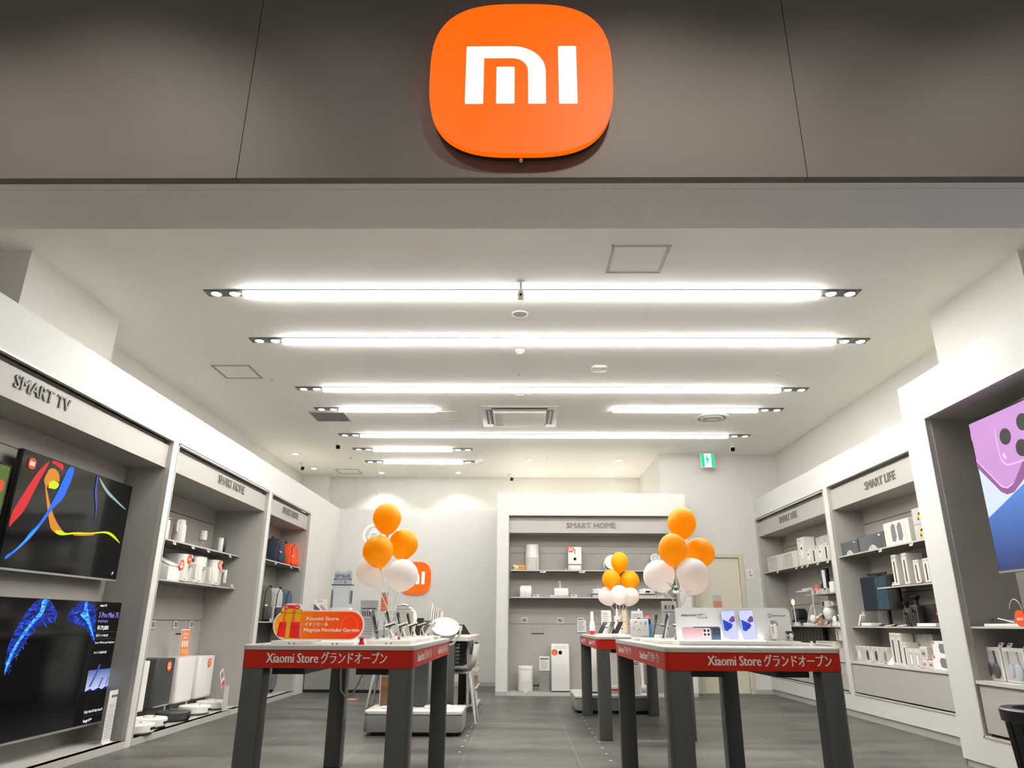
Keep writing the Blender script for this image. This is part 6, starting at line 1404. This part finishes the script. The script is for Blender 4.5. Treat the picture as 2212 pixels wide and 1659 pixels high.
b = M().poly([(-.038, .02), (.05, .02), (.05, .585), (-.038, .585)], -.0005, 'poster_brown').poly([(-.036, .56), (.0, .56), (.0, .572), (-.036, .572)], -.0016, 'white_print').text('Hyper', -.034, -.0016, .33, .028, 'white_print', width=.07, bold=.0006).lines(-.034, .045, .28, .32, 2, -.0016, 'grey_print', .3).poly([(-.036, .20), (.048, .20), (.048, .25), (-.036, .25)], -.0016, 'copper').poly([(-.036, .42), (.048, .55), (.048, .50), (-.036, .38)], -.0016, 'brown_card'); b.build('print', t)
t = thing('tower_speaker', 'black rounded upright tower on the fan platform between the table legs', 'tower', (-1.005, 7.70, PZ)); M().rbox(-.075, .075, -.06, .06, .01, .62, 'tower_grey', .05, 5, bev=.01).build('body', t); M().cyl(0, 0, 0, .012, .065, 'black').build('foot', t)
# stick vacuums etc. on the right platform
P2 = .198
def stick_vac(label, x, y, red, h=.97):
    t = thing('stick_vacuum', label, 'vacuum', (x, y, P2), 0, 'stick vacuums')
    M().box(-.14, .14, -.05, .10, 0, .02, 'white_plastic', .004).build('dock', t)
    q = M().rbox(-.125, .125, -.08, .04, .022, .085, 'white_plastic', .02, bev=.006); q.box(-.124, .124, -.084, -.07, .03, .055, 'red_plastic' if red else 'light_grey').build('floor_head', t)
    M().tube([(0, 0, .07), (0, .02, .16), (0, .03, h-.32)], .017, 'white_plastic', 12).build('tube', t)
    M().rbox(-.04, .04, -.02, .08, h-.34, h-.06, 'white_plastic', .03, 4, bev=.01).cyl(0, .03, h-.40, h-.33, .032, 'acrylic').build('motor_body', t); M().disc(0, -.021, h-.12, .010, 'red_plastic' if red else 'light_grey', .003).build('button', t)
    M().tube([(0, .06, h-.10), (0, .10, h-.02), (0, .06, h+.02), (0, .0, h-.01), (0, -.005, h-.06)], .012, 'white_plastic', 8).build('handle', t)
    return t
stick_vac('white stick vacuum with red floor head behind the far table', 1.245, 9.50, True); stick_vac('white stick vacuum with white floor head at the far platform end', 1.545, 9.62, False)
purifier('tall grey-white air purifier on the low platform behind the far table', 1.00, 9.45, P2, .27, .56)
t = thing('tower_purifier', 'slim white tower with smoked clear top between the two stick vacuums', 'air purifier', (1.43, 9.42, P2)); M().rbox(-.055, .055, -.05, .06, 0, .42, 'white_plastic', .02, bev=.004).build('body', t); M().rbox(-.050, .050, -.045, .055, .42, .60, 'smoke_glass', .02).build('clear_tank', t); M().lines(-.04, .03, .33, .37, 2, -.051, 'ink', .4).build('print', t)
t = thing('sale_sign', 'round orange sale sign on a thin rod behind the far table', 'sign', (1.655, 9.70, P2-.198)); M().cyl(0, 0, 0, .008, .05, 'light_grey').cyl(0, 0, .008, 1.04, .004, 'light_grey', seg=8).build('rod', t); M().disc(0, -.004, 1.085, .046, 'orange_sticker', .003, 28).text('今だけ', 0, -.0075, 1.092, .022, 'white_print', width=.05, align='CENTER', bold=.0005).text('特価', 0, -.0075, 1.065, .022, 'white_print', width=.045, align='CENTER', bold=.0005).build('disc', t)

# ================================================================== ACCESSORY TABLE, CHAIRS, BASKETS, COUNTER
t = thing('accessory_table', 'grey display table with thick grey edge behind the fan platform', 'table', (-.99, 9.0, 0))
M().rbox(-.46, .455, -1.03, 1.03, .826, .868, 'light_grey', .05, 5).build('tabletop', t)
for sx in (-.34, .24):
    for sy_ in (-.95, .92): M().box(sx-.05, sx+.05, sy_-.05, sy_+.05, 0, .826, 'leg_grey', .004).build('leg', t)
M().box(-.06, .09, -.97, -.90, 0, .826, 'mid_grey').build('front_panel', t)
M().box(-.34, .24, -.03, .03, .76, .826, 'dark_grey').build('apron', t)
sheet_sign('plain pale board standing behind the upright phones, in front of the sideways fan', (-.895, 5.80, TZ), 0, .118, .20, 'carton', lambda b: b.lines(-.07, .05, .20, .25, 2, -.0005, 'grey_print', .3))
carton('upright black box on the accessory table', (-1.115, 8.25, .868), 0, .085, .05, .19, 'black', cat='box'); carton('low dark grey box behind the upright black box', (-1.11, 8.48, .868), 0, .17, .06, .165, 'dark_grey')
t = thing('brochure_rack', 'bundle of upright pale brochures and packs on the accessory table', 'rack', (-.985, 8.55, .868)); M().box(-.09, .09, -.03, .10, 0, .02, 'light_grey').build('tray', t)
for k, (x_, h_, m_) in enumerate(((-.075, .33, 'brochure'), (-.055, .35, 'carton'), (-.03, .30, 'carton'), (-.005, .31, 'carton_grey'), (.02, .295, 'carton'), (.045, .285, 'brochure'), (.065, .27, 'carton'))): M(Matrix.Rotation(R(4), 4, 'Y')).box(x_-.009, x_+.009, -.01, .09, .02, h_, m_, .002, 1).build('brochure', t)
t = thing('tablet_stand', 'white slanted tablet at the outer end of the accessory table', 'tablet', (-.70, 9.25, .868), 40); T = Matrix.Rotation(R(-50), 4, 'X'); M(T).box(-.12, .12, 0, .008, 0, .20, 'white_plastic', .003, 1).build('body', t); M(T).poly([(-.112, .008), (.112, .008), (.112, .192), (-.112, .192)], -.0003, 'black_gloss').build('screen', t); M().box(-.02, .02, .06, .075, 0, .11, 'light_grey').build('prop', t)
t = thing('orange_mat', 'flat orange mat lying at the outer end of the accessory table', 'mat', (-.63, 9.0, .868)); M().rbox(-.08, .08, -.12, .12, 0, .008, 'peach_poster', .03).build('sheet', t)
def chair(label, loc, rz):
    t = thing('shell_chair', label, 'chair', loc, rz, 'grey shell chairs')
    # seat shell with a curved back (front towards -y)
    b = M(); P = []; nu, nv = 10, 12
    prof = [(-.21, .515), (-.19, .535), (-.10, .53), (0, .525), (.10, .53), (.165, .56), (.20, .63), (.215, .72), (.218, .79)]
    bm = b.bm; mi = b._mi('light_grey'); grid = []
    for th in (0, .012):
        g_ = []
        for y_, z_ in prof:
            hw = .21 if z_ < .6 else .21-.10*((z_-.6)/.19)**2; row = []
            for j in range(9):
                u = -1+2*j/8; lift = .035*u*u if z_ < .6 else 0; fwd = -.06*u*u if z_ >= .56 else 0
                row.append(bm.verts.new((hw*u, y_+fwd, z_+lift-th)))
            g_.append(row)
        grid.append(g_)
    A, B = grid
    for i in range(len(prof)-1):
        for j in range(8):
            bm.faces.new((A[i][j], A[i][j+1], A[i+1][j+1], A[i+1][j])).material_index = mi; bm.faces.new((B[i][j], B[i+1][j], B[i+1][j+1], B[i][j+1])).material_index = mi
    for i in range(len(prof)-1):
        for j, s in ((0, 1), (8, -1)): bm.faces.new((A[i][j], A[i+1][j], B[i+1][j], B[i][j]) if s > 0 else (A[i][j], B[i][j], B[i+1][j], A[i+1][j])).material_index = mi
    for i in (0, len(prof)-1):
        for j in range(8): bm.faces.new((A[i][j], B[i][j], B[i][j+1], A[i][j+1])).material_index = mi
    bmesh.ops.recalc_face_normals(bm, faces=bm.faces); b.build('seat_shell', t, smooth=60)
    M().box(-.14, .14, -.14, .14, .485, .510, 'light_grey', .006).build('seat_support', t)
    for sx in (-1, 1):
        for sy_ in (-1, 1): M().tube([(sx*.12, sy_*.12, .49), (sx*.20, sy_*.20, .0)], [.022, .012], 'light_grey', 12).build('leg', t)
    return t
chair('grey shell chair holding the black basket beside the fan platform', (-.67, 8.38, 0), -90); chair('grey shell chair behind the gift sign table, only a slanted leg showing', (-1.72, 9.80, 0), 90)
def basket(label, loc, rz, name='shopping_basket', w=.36, d=.25, h=.22, group=None, detail=True):
    t = thing(name, label, 'basket', loc, rz, group)
    b = M(); bw, bd = w*.40, d*.40; tw, td = w*.5, d*.5
    b.rbox(-bw, bw, -bd, bd, 0, .008, 'black', .03)
    nz = 6
    for k in range(nz+1):
        f_ = k/nz; a, c = bw+(tw-bw)*f_, bd+(td-bd)*f_; b.tube([(p[0], p[1], .004+(h-.02)*f_) for p in rrect(-a, a, -c, c, .03, 3)], .0045 if k else .006, 'black', 5, closed=True)
    for s in (-1, 1):
        for k in range(13): u = -1+2*k/12; b.tube([(u*(bw-.02), s*bd, .0), (u*(tw-.02), s*td, h-.02)], .0040, 'black', 4)
        for k in range(9): u = -1+2*k/8; b.tube([(s*bw, u*(bd-.02), .0), (s*tw, u*(td-.02), h-.02)], .0040, 'black', 4)
    b.build('mesh_body', t)
    q = M(); n = 4; o_ = rrect(-tw-.012, tw+.012, -td-.012, td+.012, .04, n); i_ = rrect(-tw+.004, tw-.004, -td+.004, td-.004, .03, n); bm = q.bm; mi = q._mi('black'); rings = [[bm.verts.new((p[0], p[1], z)) for p in pp] for pp, z in ((o_, h-.03), (o_, h), (i_, h), (i_, h-.03))]
    for r0, r1 in zip(rings, rings[1:]+rings[:1]):
        for k in range(len(o_)): bm.faces.new((r0[k], r0[(k+1) % len(o_)], r1[(k+1) % len(o_)], r1[k])).material_index = mi
    q.build('rim', t)
    for s in (-1, 1): M().tube([(-tw*.55, s*td*.98, h-.01), (-tw*.5, s*td*.8, h+.012), (tw*.5, s*td*.8, h+.012), (tw*.55, s*td*.98, h-.01)], .007, 'black', 6).build('handle', t)
    return t
basket('black mesh basket standing on the grey shell chair', (-.715, 8.38, .57), 0, w=.25, d=.26, h=.25)
t = thing('accessory_rack', 'tiered rack of hanging accessory packs at the outer side of the accessory table', 'rack', (-.60, 9.62, 0), 90)
M().box(-.38, .38, .02, .045, .05, .80, 'light_grey').box(-.40, .40, -.02, .10, 0, .05, 'dark_grey').build('frame', t)
for k in range(4): M().box(-.38, .38, -.05-.012*(3-k), .02, .06+.19*k, .075+.19*k, 'light_grey').build('tier', t)
cs = ['white_print', 'brown_card', 'carton', 'dark_grey', 'carton_grey', 'copper']
for k in range(4):
    for j in range(6): M().box(-.34+.115*j, -.25+.115*j, -.05, -.01, .076+.19*k, .076+.19*k+(.10, .13, .09, .12, .11, .08)[(j+k) % 6], cs[(j*2+k) % 6]).build('accessory_pack', t)
for k in range(3): M().tube([(-.33+.1*k, .02, .70-.2*k), (-.33+.1*k, -.10, .72-.2*k)], .003, 'silver', 6).box(-.345+.1*k, -.315+.1*k, -.104, -.10, .70-.2*k, .73-.2*k, 'white_print').build('hook', t)
t = thing('reception_counter', 'long grey counter against the shelf wall at the back, below the water tank display', 'counter', (-2.40, 11.55, 0))
M().box(-.88, .72, .02, .60, 0, .045, 'black').build('kick_board', t)
for k, (a, c) in enumerate(((-.88, .028), (.032, .72))): M().box(a, c, 0, .58, .045, .90, 'mid_grey', .003, 1).build('front_panel', t)
M().box(-.89, .73, -.015, .60, .90, .93, 'white_plastic', .004).build('worktop', t)
t = thing('water_tank_display', 'white water tank display with metal sides on the back counter', 'display', (-2.835, 11.60, .93))
M().rbox(-.16, .16, 0, .16, 0, .30, 'white_plastic', .02).build('lower_body', t); M().rbox(-.155, .155, .005, .155, .30, .64, 'tank_glass', .02).build('tank', t); M().box(-.157, -.125, -.002, .10, .30, .56, 'silver').box(.135, .155, -.002, .10, .36, .56, 'silver').build('side_trim', t); M().box(-.165, .165, -.005, .165, .64, .655, 'dark_grey').build('lid', t)
t = thing('water_rating_sign', 'blue grey IP68 board with mountain outline on the water tank display', 'sign', (-2.84, 11.66, 1.585))
M().prism([(-.145, 0), (.14, 0), (.145, .17), (.14, .205), (.10, .212), (.065, .205), (.05, .19), (-.04, .185), (-.07, .20), (-.085, .22), (-.10, .20), (-.13, .195), (-.145, .17)], 0, .008, 'suitcase_light', 'y').build('board', t)
b = M().text('IP68', -.12, -.001, .10, .085, 'blue_bag', width=.235, bold=.002).poly([(-.14, .072), (.14, .072), (.14, .090), (-.14, .090)], -.0005, 'ink').lines(-.11, .11, .076, .086, 1, -.0016, 'white_print', .4, False).lines(-.13, .0, .02, .055, 3, -.0005, 'ink_soft', .2).tube([(.045+.014*math.cos(2*math.pi*k/16), -.001, .037+.014*math.sin(2*math.pi*k/16)) for k in range(16)], .004, 'ink', 5, closed=True); b.build('lettering', t)
def art_v(b):
    b.poly([(-.10, .36), (-.02, .27), (-.05, .20), (-.10, .24)], -.0005, 'suitcase_light').poly([(-.10, .36), (-.10, .28), (-.02, .22), (.0, .27)], -.0010, 'blue_bag').poly([(.02, .35), (.095, .27), (.095, .22), (-.01, .31)], -.0010, 'pink_phone').lines(-.05, .04, .38, .405, 1, -.0005, 'ink_soft', .4, False).text('17T', -.04, -.0012, .195, .03, 'ink', width=.09)
sheet_sign('card showing blue and pink crossed phones on the back counter', (-3.145, 11.58, .93), 0, .215, .42, 'white_print', art_v, name='phone_card')
def art_s(b): b.lines(-.045, .045, .20, .26, 3, -.0005, 'ink_soft', .25, False); b.poly([(-.045, .20), (-.03, .20), (-.03, .225), (-.045, .225)], -.0005, 'ink')
sheet_sign('small white price card between the crossed phones card and the water tank', (-3.005, 11.63, .93), 0, .10, .335, 'white_print', art_s, name='price_card')
t = thing('floor_sticker', 'small orange sticker on the floor under the gift sign table', 'sticker', (-2.35, 10.62, 0)); M().rbox(-.09, .09, -.10, .10, 0, .0015, 'red_floor_sticker', .03).build('disc', t)
for s_, xs, ys in (('phone launch side of the aisle', .705, [6.14+.297*k for k in range(11)]), ('gift sign side of the aisle', -.497, [6.46+.297*k for k in range(12)])):
    for k, y_ in enumerate(ys):
        if s_[0] == 'g' and 7.9 < y_ < 8.15: pass
        o = M().cyl(0, 0, 0, .0015, .012, 'floor_stud', seg=14).build('floor_stud')
        tag(o, 'tiny pale dot of the straight row on the %s' % s_, 'floor marker', 'floor dots on the ' + s_, (xs, y_, 0))
# stacked black baskets behind the white frame and bin at the front corner
b0 = None
for k in range(9):
    lb = 'black shopping basket in the nested stack behind the white frame, ' + ('bottom one', 'second from the bottom', 'third from the bottom', 'fourth from the bottom', 'middle one', 'fourth from the top', 'third from the top', 'second from the top', 'topmost')[k]
    if b0 is None: b0 = basket(lb, (3.772, 6.20, .001), 0, w=.175, d=.20, h=.165, group='nested shopping baskets')
    else: dup(b0, (3.772, 6.20, .001+.0135*k), 0, lb)
t = thing('waste_bin', 'tapered bin with black lid ring and brown panel cut by the photo corner', 'bin', (2.075, 3.03, -.008+.008))
M().lathe([(.105, 0), (.108, .01), (.168, .655), (.160, .655), (.102, .012), (0, .012)], 'bin_body', 40).build('body', t)
M().lathe([(.160, .650), (.178, .650), (.180, .692), (.172, .698), (.135, .698), (.130, .684), (.130, .650)], 'black', 40).build('lid_ring', t)
b = M()
for a in (176, 190): 
    c_, s_ = math.cos(R(a)), math.sin(R(a)); b.tube([(.112*c_, .112*s_, .0), (.168*c_, .168*s_, .652)], .018, 'black', 8)
b.build('frame', t)
